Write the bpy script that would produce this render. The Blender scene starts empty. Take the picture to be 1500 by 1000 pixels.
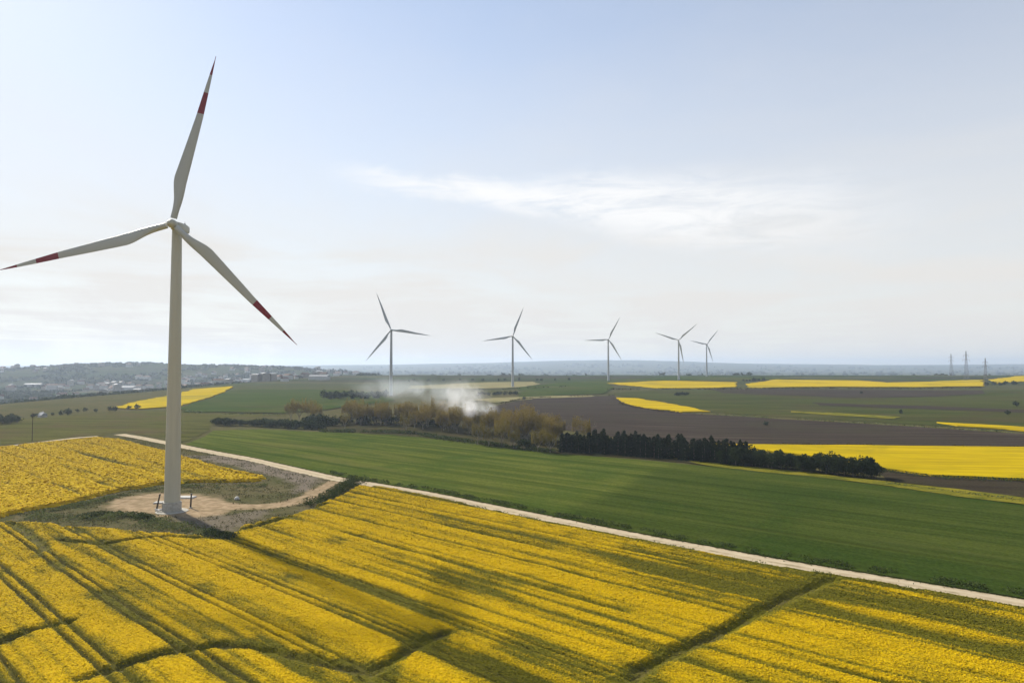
import bpy, math, random
import numpy as np
from mathutils import Vector, Matrix
from mathutils.geometry import delaunay_2d_cdt

R = math.radians
scene = bpy.context.scene
COL = scene.collection
random.seed(7)
rng = np.random.default_rng(7)

# ------------------------------------------------------------------ camera, sky, sun, exposure
CAM_Z = 41.0
PITCH = math.atan(0.036)
cam_d = bpy.data.cameras.new('camera')
cam_d.sensor_width = 36; cam_d.lens = 24
cam_d.clip_start = 0.5; cam_d.clip_end = 60000
cam = bpy.data.objects.new('camera', cam_d); COL.objects.link(cam)
cam.location = (0, 0, CAM_Z); cam.rotation_euler = (math.pi / 2 + PITCH, 0, 0)
scene.camera = cam

SUN_EL = R(33.0)
SUN_AZ = R(42.7)          # to the left of the view direction (+Y)
sun_vec = Vector((-math.sin(SUN_AZ) * math.cos(SUN_EL), math.cos(SUN_AZ) * math.cos(SUN_EL), math.sin(SUN_EL)))
sl = bpy.data.lights.new('sun', 'SUN'); sl.energy = 5.0; sl.angle = R(2.8); sl.color = (1.0, 0.93, 0.80)
sun = bpy.data.objects.new('sun', sl); COL.objects.link(sun)
sun.rotation_euler = sun_vec.to_track_quat('Z', 'Y').to_euler(); sun.location = (-200, 200, 300)

world = bpy.data.worlds.new('World'); scene.world = world
world.use_nodes = True
wn = world.node_tree.nodes; wl = world.node_tree.links
wn.clear()
def wnode(t, **kw):
    n = wn.new(t)
    for k, v in kw.items(): setattr(n, k, v)
    return n
def wmath(op, a, b=None, c=None, clamp=False):
    n = wn.new('ShaderNodeMath'); n.operation = op; n.use_clamp = clamp
    for i, x in enumerate((a, b, c)):
        if x is None: continue
        if isinstance(x, (int, float)): n.inputs[i].default_value = x
        else: wl.new(x, n.inputs[i])
    return n.outputs[0]
def wsmooth(x, a, b):
    n = wn.new('ShaderNodeMapRange'); n.interpolation_type = 'SMOOTHSTEP'
    wl.new(x, n.inputs['Value']); n.inputs['From Min'].default_value = a; n.inputs['From Max'].default_value = b
    return n.outputs['Result']
sky = wnode('ShaderNodeTexSky', sky_type='NISHITA', sun_disc=False, sun_elevation=SUN_EL, sun_rotation=-SUN_AZ)
sky.altitude = 200; sky.air_density = 1.0; sky.dust_density = 0.2; sky.ozone_density = 1.5
geo = wnode('ShaderNodeTexCoord')
sep = wnode('ShaderNodeSeparateXYZ'); wl.new(geo.outputs['Generated'], sep.inputs[0])
dx, dy, dz = sep.outputs
# direction on a flat cloud deck: (x/z, y/z)
zc = wmath('MAXIMUM', dz, 0.03)
px = wmath('DIVIDE', dx, zc); py = wmath('DIVIDE', dy, zc)
deck = wnode('ShaderNodeCombineXYZ'); wl.new(px, deck.inputs[0]); wl.new(py, deck.inputs[1])
def wnoise(vec, scale, detail, rough, dist, sx=1, sy=1, rot=0.0, loc=(0, 0, 0)):
    m = wnode('ShaderNodeMapping'); wl.new(vec, m.inputs['Vector'])
    m.inputs['Scale'].default_value = (sx, sy, 1); m.inputs['Rotation'].default_value = (0, 0, rot); m.inputs['Location'].default_value = loc
    n = wnode('ShaderNodeTexNoise'); wl.new(m.outputs[0], n.inputs['Vector'])
    n.inputs['Scale'].default_value = scale; n.inputs['Detail'].default_value = detail
    n.inputs['Roughness'].default_value = rough; n.inputs['Distortion'].default_value = dist
    return n.outputs['Fac']
veil_n = wnoise(deck.outputs[0], 0.35, 6, 0.62, 0.6, 1.0, 0.7, 0.3)
# one cirrus streak: az/el plane
az = wmath('ARCTAN2', dx, dy)                      # + to the right of +Y
hyp = wmath('SQRT', wmath('ADD', wmath('MULTIPLY', dx, dx), wmath('MULTIPLY', dy, dy)))
el = wmath('ARCTAN2', dz, hyp)
ae = wnode('ShaderNodeCombineXYZ'); wl.new(az, ae.inputs[0]); wl.new(el, ae.inputs[1])
warp = wnoise(ae.outputs[0], 7.0, 6, 0.62, 0.6, 0.8, 1.6)
fine = wnoise(ae.outputs[0], 16.0, 9, 0.70, 1.0, 0.45, 2.4, 0.12)
# centre line of the streak falls to the right
elw = wmath('ADD', el, wmath('MULTIPLY', wmath('SUBTRACT', warp, 0.5), 0.055))
cl_line = wmath('ADD', wmath('MULTIPLY', az, -0.10), 0.246)
dd = wmath('SUBTRACT', elw, cl_line)
wide = wmath('ADD', wmath('MULTIPLY', wsmooth(az, -0.10, 0.28), 0.042), 0.020)
band = wmath('SUBTRACT', 1.0, wsmooth(wmath('ABSOLUTE', wmath('DIVIDE', dd, wide)), 0.15, 1.25))
ends = wmath('MULTIPLY', wsmooth(az, -0.30, -0.14), wmath('SUBTRACT', 1.0, wsmooth(az, 0.22, 0.62)))
streak = wmath('MULTIPLY', wmath('MULTIPLY', band, ends), wsmooth(fine, 0.26, 0.62), clamp=True)
low_n = wnoise(ae.outputs[0], 4.0, 6, 0.6, 0.8, 0.7, 3.2, 0.05, (3, 1, 0))
lowband = wmath('MULTIPLY', wmath('SUBTRACT', 1.0, wsmooth(el, 0.14, 0.25)), wsmooth(low_n, 0.40, 0.66))
# thin high veil over the whole sky, thicker towards the horizon
veil = wmath('ADD', wmath('MULTIPLY', wsmooth(veil_n, 0.30, 0.80), 0.16), wmath('ADD', 0.22, wmath('MULTIPLY', wmath('SUBTRACT', 1.0, wsmooth(el, 0.02, 0.62)), 0.66)))
veil = wmath('ADD', veil, wmath('MULTIPLY', lowband, 0.12), clamp=True)
bg_sky = wnode('ShaderNodeBackground'); wl.new(sky.outputs[0], bg_sky.inputs[0]); bg_sky.inputs[1].default_value = 0.118
SKY = bg_sky
bg_veil = wnode('ShaderNodeBackground'); bg_veil.inputs[0].default_value = (0.88, 0.858, 0.825, 1); bg_veil.inputs[1].default_value = 0.645
bg_cir = wnode('ShaderNodeBackground'); bg_cir.inputs[0].default_value = (0.97, 0.97, 0.97, 1); bg_cir.inputs[1].default_value = 0.71
mx1 = wnode('ShaderNodeMixShader'); wl.new(veil, mx1.inputs[0]); wl.new(bg_sky.outputs[0], mx1.inputs[1]); wl.new(bg_veil.outputs[0], mx1.inputs[2])
mx2 = wnode('ShaderNodeMixShader'); wl.new(wmath('MULTIPLY', streak, 0.95, None, True), mx2.inputs[0]); wl.new(mx1.outputs[0], mx2.inputs[1]); wl.new(bg_cir.outputs[0], mx2.inputs[2])
wo = wnode('ShaderNodeOutputWorld'); wl.new(mx2.outputs[0], wo.inputs['Surface'])

vs = scene.view_settings
vs.view_transform = 'Standard'; vs.look = 'None'; vs.exposure = 0.55; vs.gamma = 1.0; vs.use_curve_mapping = False
cy = scene.cycles
cy.max_bounces = 6; cy.diffuse_bounces = 3; cy.glossy_bounces = 2; cy.transmission_bounces = 4
cy.volume_bounces = 2; cy.transparent_max_bounces = 8
cy.volume_step_rate = 2.0; cy.volume_max_steps = 256
cy.use_denoising = True

# ------------------------------------------------------------------ numeric helpers
def sstep(x, a, b):
    t = np.clip((np.asarray(x, float) - a) / (b - a), 0, 1)
    return t * t * (3 - 2 * t)
def _hash(i, j, seed):
    n = (i.astype(np.int64) * 374761393 + j.astype(np.int64) * 668265263 + seed * 1442695041) & 0x7fffffff
    n = ((n ^ (n >> 13)) * 1274126177) & 0x7fffffff
    return ((n ^ (n >> 16)) & 0xffff) / 65535.0
def vnoise(x, y, seed=0):
    x = np.asarray(x, float); y = np.asarray(y, float)
    i = np.floor(x); j = np.floor(y); fx = x - i; fy = y - j
    fx = fx * fx * (3 - 2 * fx); fy = fy * fy * (3 - 2 * fy)
    a = _hash(i, j, seed); b = _hash(i + 1, j, seed); c = _hash(i, j + 1, seed); d = _hash(i + 1, j + 1, seed)
    return (a * (1 - fx) + b * fx) * (1 - fy) + (c * (1 - fx) + d * fx) * fy
def fbm(x, y, seed=0, oct=4, gain=0.5):
    s = 0; a = 1; t = 0
    for o in range(oct):
        s = s + a * vnoise(np.asarray(x) * 2 ** o, np.asarray(y) * 2 ** o, seed + o * 17); t += a; a *= gain
    return s / t
def gauss(x, y, cx, cy_, sx, sy):
    return np.exp(-((x - cx) / sx) ** 2 - ((y - cy_) / sy) ** 2)

def H(x, y):
    """height of the land at (x, y)"""
    x = np.asarray(x, float); y = np.asarray(y, float)
    plateau = 15 * sstep(y, 400, 1700) * sstep(x, -780, -420)
    valley = -26 * sstep(-x, 470, 900) * sstep(y, 300, 800)
    drop = sstep(y, 1900, 3000)
    z = (plateau + valley) * (1 - drop) + (-24) * drop
    z = z + 1.5 * gauss(x, y, 330, 1500, 420, 210)
    z = z + 62 * gauss(x, y, -1680, 3000, 560, 620) + 42 * gauss(x, y, -960, 3000, 480, 520) + 26 * gauss(x, y, -2600, 2700, 900, 700)
    far = sstep(y, 6500, 12500)
    u = x / np.maximum(y, 1000.0)
    ridge = 92 + 70 * np.exp(-((u - 0.12) / 0.22) ** 2) + 10 * np.sin(u * 9) + 34 * (fbm(x / 1500, y / 4000, 5, 4) - 0.5) - 22 * sstep(-u, 0.1, 0.5)
    z = z + far * ridge + drop * (1 - far) * 18 * (fbm(x / 900, y / 900, 11, 3) - 0.5)
    z = z + 0.5 * np.sin(x / 47.0 + 1.3) * np.sin(y / 61.0) * sstep(y, 260, 420)
    return z

def ray(u, v):
    a = (u - 750) / 1000.0; b = -(v - 500) / 1000.0
    f = Vector((0, math.cos(PITCH), math.sin(PITCH))); up = Vector((0, -math.sin(PITCH), math.cos(PITCH)))
    return Vector((1, 0, 0)) * a + up * b + f
_TS = np.concatenate([np.arange(40, 600, 0.5), np.arange(600, 3000, 3), np.arange(3000, 15000, 25)])
def G(u, v):
    """where the photograph's pixel meets the land (x, y)"""
    d = ray(u, v)
    z = CAM_Z + _TS * d.z - H(_TS * d.x, _TS * d.y)
    k = np.where(z < 0)[0]
    if len(k) == 0: i = len(_TS) - 1
    else: i = k[0]
    if i > 0:
        z0, z1 = z[i - 1], z[i]
        t = _TS[i - 1] + (_TS[i] - _TS[i - 1]) * (z0 / (z0 - z1) if z0 != z1 else 0.5)
    else: t = _TS[0]
    return (t * d.x, t * d.y)
def GP(pts): return [G(*p) for p in pts]
def hz(x, y): return float(H(x, y))

def densify(poly, step, closed=True):
    out = []
    n = len(poly)
    for i in range(n if closed else n - 1):
        a = poly[i]; b = poly[(i + 1) % n]
        L = math.hypot(b[0] - a[0], b[1] - a[1]); k = max(1, int(L / step))
        for j in range(k): out.append((a[0] + (b[0] - a[0]) * j / k, a[1] + (b[1] - a[1]) * j / k))
    if not closed: out.append(poly[-1])
    return out
def smooth_line(pts, n=8):
    """Catmull-Rom through the points"""
    P = [pts[0]] + list(pts) + [pts[-1]]; out = []
    for i in range(1, len(P) - 2):
        p0, p1, p2, p3 = [np.array(q, float) for q in P[i - 1:i + 3]]
        for k in range(n):
            t = k / n
            out.append(tuple(0.5 * ((2 * p1) + (-p0 + p2) * t + (2 * p0 - 5 * p1 + 4 * p2 - p3) * t * t + (-p0 + 3 * p1 - 3 * p2 + p3) * t ** 3)))
    out.append(tuple(pts[-1]))
    return out
def inside(poly, x, y):
    x = np.asarray(x); y = np.asarray(y); r = np.zeros(x.shape, bool); n = len(poly); j = n - 1
    for i in range(n):
        xi, yi = poly[i]; xj, yj = poly[j]
        if yi != yj:
            c = ((yi > y) != (yj > y)) & (x < (xj - xi) * (y - yi) / (yj - yi) + xi)
            r ^= c
        j = i
    return r
def dist_line(line, x, y):
    x = np.asarray(x, float); y = np.asarray(y, float); d = np.full(x.shape, 1e9)
    for (ax, ay), (bx, by) in zip(line[:-1], line[1:]):
        vx, vy = bx - ax, by - ay; L = vx * vx + vy * vy + 1e-9
        t = np.clip(((x - ax) * vx + (y - ay) * vy) / L, 0, 1)
        d = np.minimum(d, np.hypot(x - ax - t * vx, y - ay - t * vy))
    return d

def mesh_np(name, V, F, mats, attrs=None, mat_idx=None, smooth=False):
    """V (n,3); F (m,k) all k-gons"""
    V = np.asarray(V, np.float32); F = np.asarray(F, np.int32)
    me = bpy.data.meshes.new(name)
    me.vertices.add(len(V)); me.vertices.foreach_set('co', V.ravel())
    k = F.shape[1]
    me.loops.add(F.size); me.loops.foreach_set('vertex_index', F.ravel())
    me.polygons.add(len(F)); me.polygons.foreach_set('loop_start', np.arange(0, F.size, k, dtype=np.int32))
    if mat_idx is not None: me.polygons.foreach_set('material_index', np.asarray(mat_idx, np.int32))
    me.polygons.foreach_set('use_smooth', np.full(len(F), smooth))
    for m in (mats if isinstance(mats, (list, tuple)) else [mats]): me.materials.append(m)
    for an, av in (attrs or {}).items():
        a = me.attributes.new(an, 'FLOAT', 'POINT'); a.data.foreach_set('value', np.asarray(av, np.float32))
    me.update(); me.validate()
    return me
def link(name, me, parent=None):
    o = bpy.data.objects.new(name, me); COL.objects.link(o)
    if parent: o.parent = parent
    return o
def tag(o, label=None, cat=None, group=None, kind=None):
    if label: o['label'] = label
    if cat: o['category'] = cat
    if group: o['group'] = group
    if kind: o['kind'] = kind
    return o
def empty(name, loc, rz=0.0, scale=1.0):
    o = bpy.data.objects.new(name, None); COL.objects.link(o)
    o.location = loc; o.rotation_euler = (0, 0, rz); o.scale = (scale, scale, scale); o.empty_display_size = 0.5
    return o

class MB:
    """collects polygons into one mesh"""
    def __init__(s): s.v = []; s.f = []; s.m = []
    def add(s, vs_, fs, mi=0):
        b = len(s.v); s.v += [tuple(p) for p in vs_]; s.f += [tuple(i + b for i in f) for f in fs]; s.m += [mi] * len(fs)
    def box(s, c, d, mi=0, M=None):
        x, y, z = d[0] / 2, d[1] / 2, d[2] / 2
        vs_ = [Vector((sx * x, sy * y, sz * z)) for sz in (-1, 1) for sy in (-1, 1) for sx in (-1, 1)]
        if M is not None: vs_ = [M @ p for p in vs_]
        vs_ = [p + Vector(c) for p in vs_]
        s.add(vs_, [(0, 2, 3, 1), (4, 5, 7, 6), (0, 1, 5, 4), (2, 6, 7, 3), (0, 4, 6, 2), (1, 3, 7, 5)], mi)
    def tube(s, a, b, ra, rb, n=8, mi=0, caps=True):
        a = Vector(a); b = Vector(b); w = (b - a).normalized(); q = w.to_track_quat('Z', 'Y')
        vs_ = []
        for p, r in ((a, ra), (b, rb)):
            for i in range(n):
                t = 2 * math.pi * i / n; vs_.append(p + q @ Vector((math.cos(t) * r, math.sin(t) * r, 0)))
        fs = [(i, (i + 1) % n, n + (i + 1) % n, n + i) for i in range(n)]
        if caps: fs += [tuple(range(n - 1, -1, -1)), tuple(range(n, 2 * n))]
        s.add(vs_, fs, mi)
    def lathe(s, prof, n=32, mi=0, M=None, caps=True):
        vs_ = []
        for r, z in prof:
            for i in range(n):
                t = 2 * math.pi * i / n; p = Vector((math.cos(t) * r, math.sin(t) * r, z)); vs_.append(M @ p if M is not None else p)
        fs = []
        for k in range(len(prof) - 1):
            for i in range(n): fs.append((k * n + i, k * n + (i + 1) % n, (k + 1) * n + (i + 1) % n, (k + 1) * n + i))
        if caps: fs += [tuple(range(n - 1, -1, -1)), tuple(range((len(prof) - 1) * n, len(prof) * n))]
        s.add(vs_, fs, mi)
    def mesh(s, name, mats, smooth=False, angle=None):
        me = bpy.data.meshes.new(name); me.from_pydata(s.v, [], s.f)
        for m in (mats if isinstance(mats, (list, tuple)) else [mats]): me.materials.append(m)
        me.polygons.foreach_set('material_index', s.m)
        me.update()
        if smooth:
            me.polygons.foreach_set('use_smooth', [True] * len(me.polygons))
            if angle: me.set_sharp_from_angle(angle=R(angle))
        return me
    def build(s, name, mats, parent=None, smooth=False, angle=None): return link(name, s.mesh(name, mats, smooth, angle), parent)

# ------------------------------------------------------------------ materials
class NT:
    def __init__(s, name):
        s.m = bpy.data.materials.new(name); s.m.use_nodes = True; s.t = s.m.node_tree; s.n = s.t.nodes; s.l = s.t.links
        s.bsdf = s.n['Principled BSDF']; s.bsdf.inputs['Roughness'].default_value = 1.0; s.bsdf.inputs['Specular IOR Level'].default_value = 0.0
    def node(s, t, **kw):
        n = s.n.new(t)
        for k, v in kw.items(): setattr(n, k, v)
        return n
    def set(s, inp, x):
        if isinstance(x, (int, float)): inp.default_value = x
        elif isinstance(x, tuple): inp.default_value = x if len(x) == 4 or len(x) != 3 or inp.type == 'VECTOR' else x + (1,)
        else: s.l.new(x, inp)
    def co(s): return s.node('ShaderNodeTexCoord').outputs['Object']
    def attr(s, name): return s.node('ShaderNodeAttribute', attribute_name=name).outputs['Fac']
    def mapn(s, vec, scale=(1, 1, 1), rot=0.0, loc=(0, 0, 0)):
        m = s.node('ShaderNodeMapping', vector_type='TEXTURE'); s.l.new(vec, m.inputs[0]); m.inputs['Scale'].default_value = tuple(1 / c for c in scale)
        m.inputs['Rotation'].default_value = (0, 0, -rot); m.inputs['Location'].default_value = tuple(-c / k for c, k in zip(loc, scale))
        return m.outputs[0]
    def noise(s, vec, scale, detail=4, rough=0.55, dist=0.0):
        n = s.node('ShaderNodeTexNoise'); s.l.new(vec, n.inputs['Vector']); n.inputs['Scale'].default_value = scale
        n.inputs['Detail'].default_value = detail; n.inputs['Roughness'].default_value = rough; n.inputs['Distortion'].default_value = dist
        return n.outputs['Fac']
    def math(s, op, a, b=0.0, clamp=False):
        n = s.node('ShaderNodeMath', operation=op, use_clamp=clamp); s.set(n.inputs[0], a); s.set(n.inputs[1], b); return n.outputs[0]
    def rng(s, x, a, b, c=0.0, d=1.0):
        n = s.node('ShaderNodeMapRange', interpolation_type='SMOOTHSTEP'); s.set(n.inputs['Value'], x)
        for k, v in (('From Min', a), ('From Max', b), ('To Min', c), ('To Max', d)): n.inputs[k].default_value = v
        return n.outputs['Result']
    def mix(s, f, a, b, blend='MIX'):
        n = s.node('ShaderNodeMix', data_type='RGBA', blend_type=blend); s.set(n.inputs[0], f); s.set(n.inputs[6], a); s.set(n.inputs[7], b); return n.outputs[2]
    def bump(s, h, strength, dist):
        n = s.node('ShaderNodeBump'); n.inputs['Strength'].default_value = strength; n.inputs['Distance'].default_value = dist
        s.l.new(h, n.inputs['Height']); s.l.new(n.outputs[0], s.bsdf.inputs['Normal'])
    def done(s, col): s.set(s.bsdf.inputs['Base Color'], col); return s.m

TRAM = math.atan2(-0.667, 0.745)          # direction of the drill rows
def plain(name, col, rough=0.8, var=0.15, scale=3.0, spec=0.2):
    t = NT(name); t.bsdf.inputs['Roughness'].default_value = rough; t.bsdf.inputs['Specular IOR Level'].default_value = spec
    n = t.noise(t.co(), scale, 5, 0.6)
    return t.done(t.mix(t.rng(n, 0.25, 0.75), tuple(c * (1 - var) for c in col), tuple(min(1, c * (1 + var)) for c in col)))

def crop_mat(name, ca, cb, cc, row_ang, row_w, row_l, patch=40.0, line_every=0.0, bump=0.5, cd=None, dense=None):
    """a field: rows / streaks between ca and cb, broad patches towards cc"""
    t = NT(name); co = t.co()
    rows = t.noise(t.mapn(co, (1 / row_l, 1 / row_w, 1), -row_ang), 1.0, 5, 0.62, 0.4)
    # Mapping rotates the coordinates so that x runs along the rows
    col = t.mix(t.rng(rows, 0.3, 0.7), ca, cb)
    pt = t.noise(co, 1 / patch, 4, 0.6, 0.8)
    col = t.mix(t.math('MULTIPLY', t.rng(pt, 0.45, 0.7), 0.75), col, cc)
    fine = t.noise(co, 1.6, 4, 0.7)
    col = t.mix(0.45, col, t.mix(t.rng(fine, 0.25, 0.75), (0.25, 0.25, 0.25), (1.0, 1.0, 1.0)), 'SOFT_LIGHT')
    if cd:
        pt2 = t.noise(t.mapn(co, (1 / (row_l * 1.5), 1 / (row_w * 5), 1), -row_ang, (7, 3, 0)), 1.0, 3, 0.5, 0.3)
        col = t.mix(t.math('MULTIPLY', t.rng(pt2, 0.58, 0.75), 0.6), col, cd)
    if dense: col = t.mix(t.math('MULTIPLY', t.attr(dense), 0.85), col, t.mix(1.0, col, (0.56, 0.64, 0.66), 'MULTIPLY'))
    if line_every:
        w = t.node('ShaderNodeTexWave', wave_type='BANDS', bands_direction='Y', wave_profile='SIN')
        t.l.new(t.mapn(co, (1, 1, 1), -row_ang), w.inputs['Vector'])
        w.inputs['Scale'].default_value = 2 * math.pi / (20 * line_every); w.inputs['Distortion'].default_value = 0.6; w.inputs['Detail'].default_value = 2; w.inputs['Detail Scale'].default_value = 0.1
        br = t.noise(co, 0.02, 3)
        col = t.mix(t.math('MULTIPLY', t.rng(w.outputs['Fac'], 0.93, 1.0), t.rng(br, 0.35, 0.7, 0.05, 0.55)), col, tuple(c * 0.55 for c in ca))
    t.bump(t.noise(co, 1.1, 5, 0.7), bump, 0.3)
    return t.done(col)

# rapeseed: 'flower' = share of open blossom at that spot, 'tint' = per-plant variation
def rape_mat():
    t = NT('rapeseed'); co = t.co()
    f = t.attr('flower'); tint = t.attr('tint')
    n = t.noise(co, 2.2, 4, 0.7)
    f2 = t.math('ADD', f, t.math('MULTIPLY', t.math('SUBTRACT', n, 0.5), 0.35), True)
    yel = t.mix(tint, (0.51, 0.320, 0.002), (0.65, 0.448, 0.003))
    grn = t.mix(tint, (0.070, 0.070, 0.006), (0.160, 0.140, 0.010))
    col = t.mix(t.rng(f2, 0.05, 0.85), grn, yel)
    soil = t.attr('bare')
    col = t.mix(soil, col, t.mix(n, (0.045, 0.036, 0.018), (0.10, 0.08, 0.046)))
    t.bsdf.inputs['Specular IOR Level'].default_value = 0.05
    return t.done(col)
M_RAPE = rape_mat()
def far_rape(name, ang, rl, rw, ps, pa, pc):
    t = NT(name); co = t.co()
    r_ = t.noise(t.mapn(co, (1 / rl, 1 / rw, 1), -ang), 1.0, 5, 0.6, 0.3)
    p = t.noise(co, 1 / ps, 5, 0.65, 0.8)
    col = t.mix(t.rng(r_, 0.25, 0.62), (0.27, 0.19, 0.006), (0.46, 0.33, 0.004))
    col = t.mix(t.math('MULTIPLY', t.rng(p, 0.48, 0.70), pa), col, pc)
    t.bump(t.noise(co, 0.9, 4, 0.7), 0.5, 0.4)
    return t.done(col)
M_FRAPE = far_rape('broad_rapeseed', R(-6), 60, 4.0, 45, 0.6, (0.20, 0.17, 0.010))
M_FRAPE2 = far_rape('far_rapeseed', R(-4), 220, 12.0, 130, 0.9, (0.21, 0.18, 0.022))
M_GREEN = crop_mat('wheat_light', (0.038, 0.057, 0.009), (0.086, 0.098, 0.018), (0.036, 0.061, 0.010), R(-40), 4.5, 90, 45, 18.0, 0.5, (0.115, 0.108, 0.034), 'dense')
M_FARG = crop_mat('far_wheat', (0.022, 0.042, 0.008), (0.052, 0.068, 0.014), (0.070, 0.066, 0.022), R(-5), 10, 140, 90, 0, 0.3, (0.052, 0.042, 0.022))
M_OLIVE = crop_mat('pasture_olive', (0.042, 0.046, 0.012), (0.088, 0.082, 0.024), (0.075, 0.054, 0.028), R(-8), 7, 70, 50, 0, 0.5, (0.034, 0.042, 0.014))
M_PLOUGH = crop_mat('ploughed_soil', (0.024, 0.019, 0.015), (0.054, 0.042, 0.033), (0.040, 0.036, 0.022), R(-8), 4, 110, 60, 0, 0.6, (0.072, 0.056, 0.042))
M_SOIL2 = crop_mat('dark_soil', (0.0260, 0.0204, 0.0144), (0.0434, 0.0348, 0.0216), (0.0372, 0.0348, 0.0180), R(-15), 5, 60, 40, 0, 0.5)
M_FRINGE = crop_mat('flowering_verge', (0.0780, 0.0837, 0.0120), (0.1980, 0.1674, 0.0180), (0.0510, 0.0651, 0.0120), R(-20), 2.0, 14, 12, 0, 0.6)
M_STUBBLE = crop_mat('pale_stubble', (0.1650, 0.1430, 0.0715), (0.2310, 0.2035, 0.0990), (0.1210, 0.1210, 0.0495), R(-3), 8, 90, 60, 0, 0.3)

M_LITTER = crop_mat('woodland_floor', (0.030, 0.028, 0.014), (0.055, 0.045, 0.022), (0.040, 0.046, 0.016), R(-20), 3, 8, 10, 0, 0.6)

M_PAST = crop_mat('mixed_pasture', (0.028, 0.040, 0.010), (0.060, 0.062, 0.018), (0.052, 0.040, 0.020), R(-5), 9, 180, 110, 0, 0.3, (0.088, 0.080, 0.030))

def road_mat():
    t = NT('dirt_road'); co = t.co()
    a = t.noise(co, 0.35, 5, 0.65); b = t.noise(co, 3.5, 4, 0.7)
    col = t.mix(t.rng(a, 0.25, 0.75), (0.34, 0.27, 0.175), (0.46, 0.38, 0.26))
    col = t.mix(t.math('MULTIPLY', t.rng(b, 0.5, 0.8), 0.4), col, (0.22, 0.175, 0.115))
    e = t.attr('edge')      # 0 centre .. 1 verge
    w = t.math('ADD', e, t.math('MULTIPLY', t.math('SUBTRACT', t.noise(co, 0.5, 5, 0.7), 0.5), 1.1))
    col = t.mix(t.rng(w, 0.78, 0.98), col, t.mix(b, (0.06, 0.06, 0.02), (0.11, 0.095, 0.045)))
    ruts = t.attr('rut')
    col = t.mix(t.math('MULTIPLY', ruts, 0.55), col, (0.52, 0.44, 0.315))
    ctr = t.math('MULTIPLY', t.rng(e, 0.02, 0.22, 1.0, 0.0), t.rng(t.noise(co, 0.22, 4, 0.65), 0.50, 0.68, 0.0, 0.75))
    col = t.mix(ctr, col, (0.135, 0.120, 0.055))
    t.bump(t.noise(co, 2.0, 5, 0.7), 0.4, 0.15)
    return t.done(col)
M_ROAD = road_mat()

def ground_mat():
    t = NT('land'); co = t.co()
    big = t.noise(co, 1 / 55, 5, 0.6, 0.6); mid = t.noise(co, 1 / 7, 5, 0.65); fine = t.noise(co, 1.4, 4, 0.7)
    near = t.mix(t.rng(big, 0.3, 0.7), (0.065, 0.066, 0.023), (0.100, 0.082, 0.038))
    near = t.mix(t.math('MULTIPLY', t.rng(mid, 0.4, 0.7), 0.7), near, (0.038, 0.048, 0.015))
    near = t.mix(t.math('MULTIPLY', t.rng(fine, 0.4, 0.75), 0.5), near, (0.13, 0.105, 0.055))
    # far patchwork of fields
    v = t.node('ShaderNodeTexVoronoi', feature='F1'); t.l.new(t.mapn(co, (1 / 420, 1 / 260, 1), 0.25), v.inputs['Vector']); v.inputs['Scale'].default_value = 1.0
    hs = t.node('ShaderNodeSeparateColor'); t.l.new(v.outputs['Color'], hs.inputs[0])
    ramp = t.node('ShaderNodeValToRGB'); ramp.color_ramp.interpolation = 'CONSTANT'
    stops = [(0.0, (0.0310, 0.0496, 0.0186)), (0.22, (0.0527, 0.0651, 0.0279)), (0.40, (0.0558, 0.0465, 0.0341)), (0.55, (0.0372, 0.0589, 0.0217)), (0.70, (0.0868, 0.0806, 0.0434)), (0.82, (0.0434, 0.0384, 0.0298)), (0.94, (0.0868, 0.0713, 0.0186)), (0.965, (0.0341, 0.0527, 0.0217))]
    cr = ramp.color_ramp
    cr.elements[0].position = 0; cr.elements[0].color = stops[0][1] + (1,)
    cr.elements[1].position = stops[1][0]; cr.elements[1].color = stops[1][1] + (1,)
    for p_, c_ in stops[2:]: e = cr.elements.new(p_); e.color = c_ + (1,)
    t.l.new(hs.outputs[0], ramp.inputs[0])
    far = t.mix(t.math('MULTIPLY', t.rng(t.noise(co, 1 / 130, 5, 0.65), 0.35, 0.65), 0.6), ramp.outputs[0], (0.030, 0.040, 0.022))
    sx = t.node('ShaderNodeSeparateXYZ'); t.l.new(co, sx.inputs[0])
    k = t.rng(sx.outputs[1], 700, 1500)
    t.bump(fine, 0.4, 0.2)
    return t.done(t.mix(k, near, far))
M_LAND = ground_mat()

def leaf_mat(name, ca, cb, rand=0.35):
    t = NT(name)
    tint = t.attr('tint')
    oi = t.node('ShaderNodeObjectInfo').outputs['Random']
    col = t.mix(tint, ca, cb)
    col = t.mix(t.math('MULTIPLY', oi, rand), col, tuple(c * 1.7 for c in cb))
    t.bsdf.inputs['Specular IOR Level'].default_value = 0.05
    tr = t.node('ShaderNodeBsdfTranslucent'); t.l.new(col, tr.inputs[0])
    ms = t.node('ShaderNodeMixShader'); ms.inputs[0].default_value = 0.25
    t.set(t.bsdf.inputs['Base Color'], col)
    t.l.new(t.bsdf.outputs[0], ms.inputs[1]); t.l.new(tr.outputs[0], ms.inputs[2])
    t.l.new(ms.outputs[0], t.n['Material Output'].inputs['Surface'])
    return t.m
M_CONIF = leaf_mat('conifer_needles', (0.010, 0.016, 0.009), (0.026, 0.036, 0.017))
M_DARKLEAF = leaf_mat('dark_leaves', (0.014, 0.022, 0.010), (0.036, 0.050, 0.018))
M_BROWN = leaf_mat('budding_leaves', (0.140, 0.106, 0.028), (0.270, 0.203, 0.058), 0.25)
M_OLTREE = leaf_mat('spring_leaves', (0.1125, 0.0938, 0.0200), (0.2100, 0.1625, 0.0350), 0.3)
M_SCRUB = leaf_mat('scrub_leaves', (0.020, 0.032, 0.010), (0.065, 0.085, 0.024), 0.2)
M_WEED = leaf_mat('weed_leaves', (0.055, 0.080, 0.022), (0.150, 0.160, 0.060), 0.2)
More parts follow.
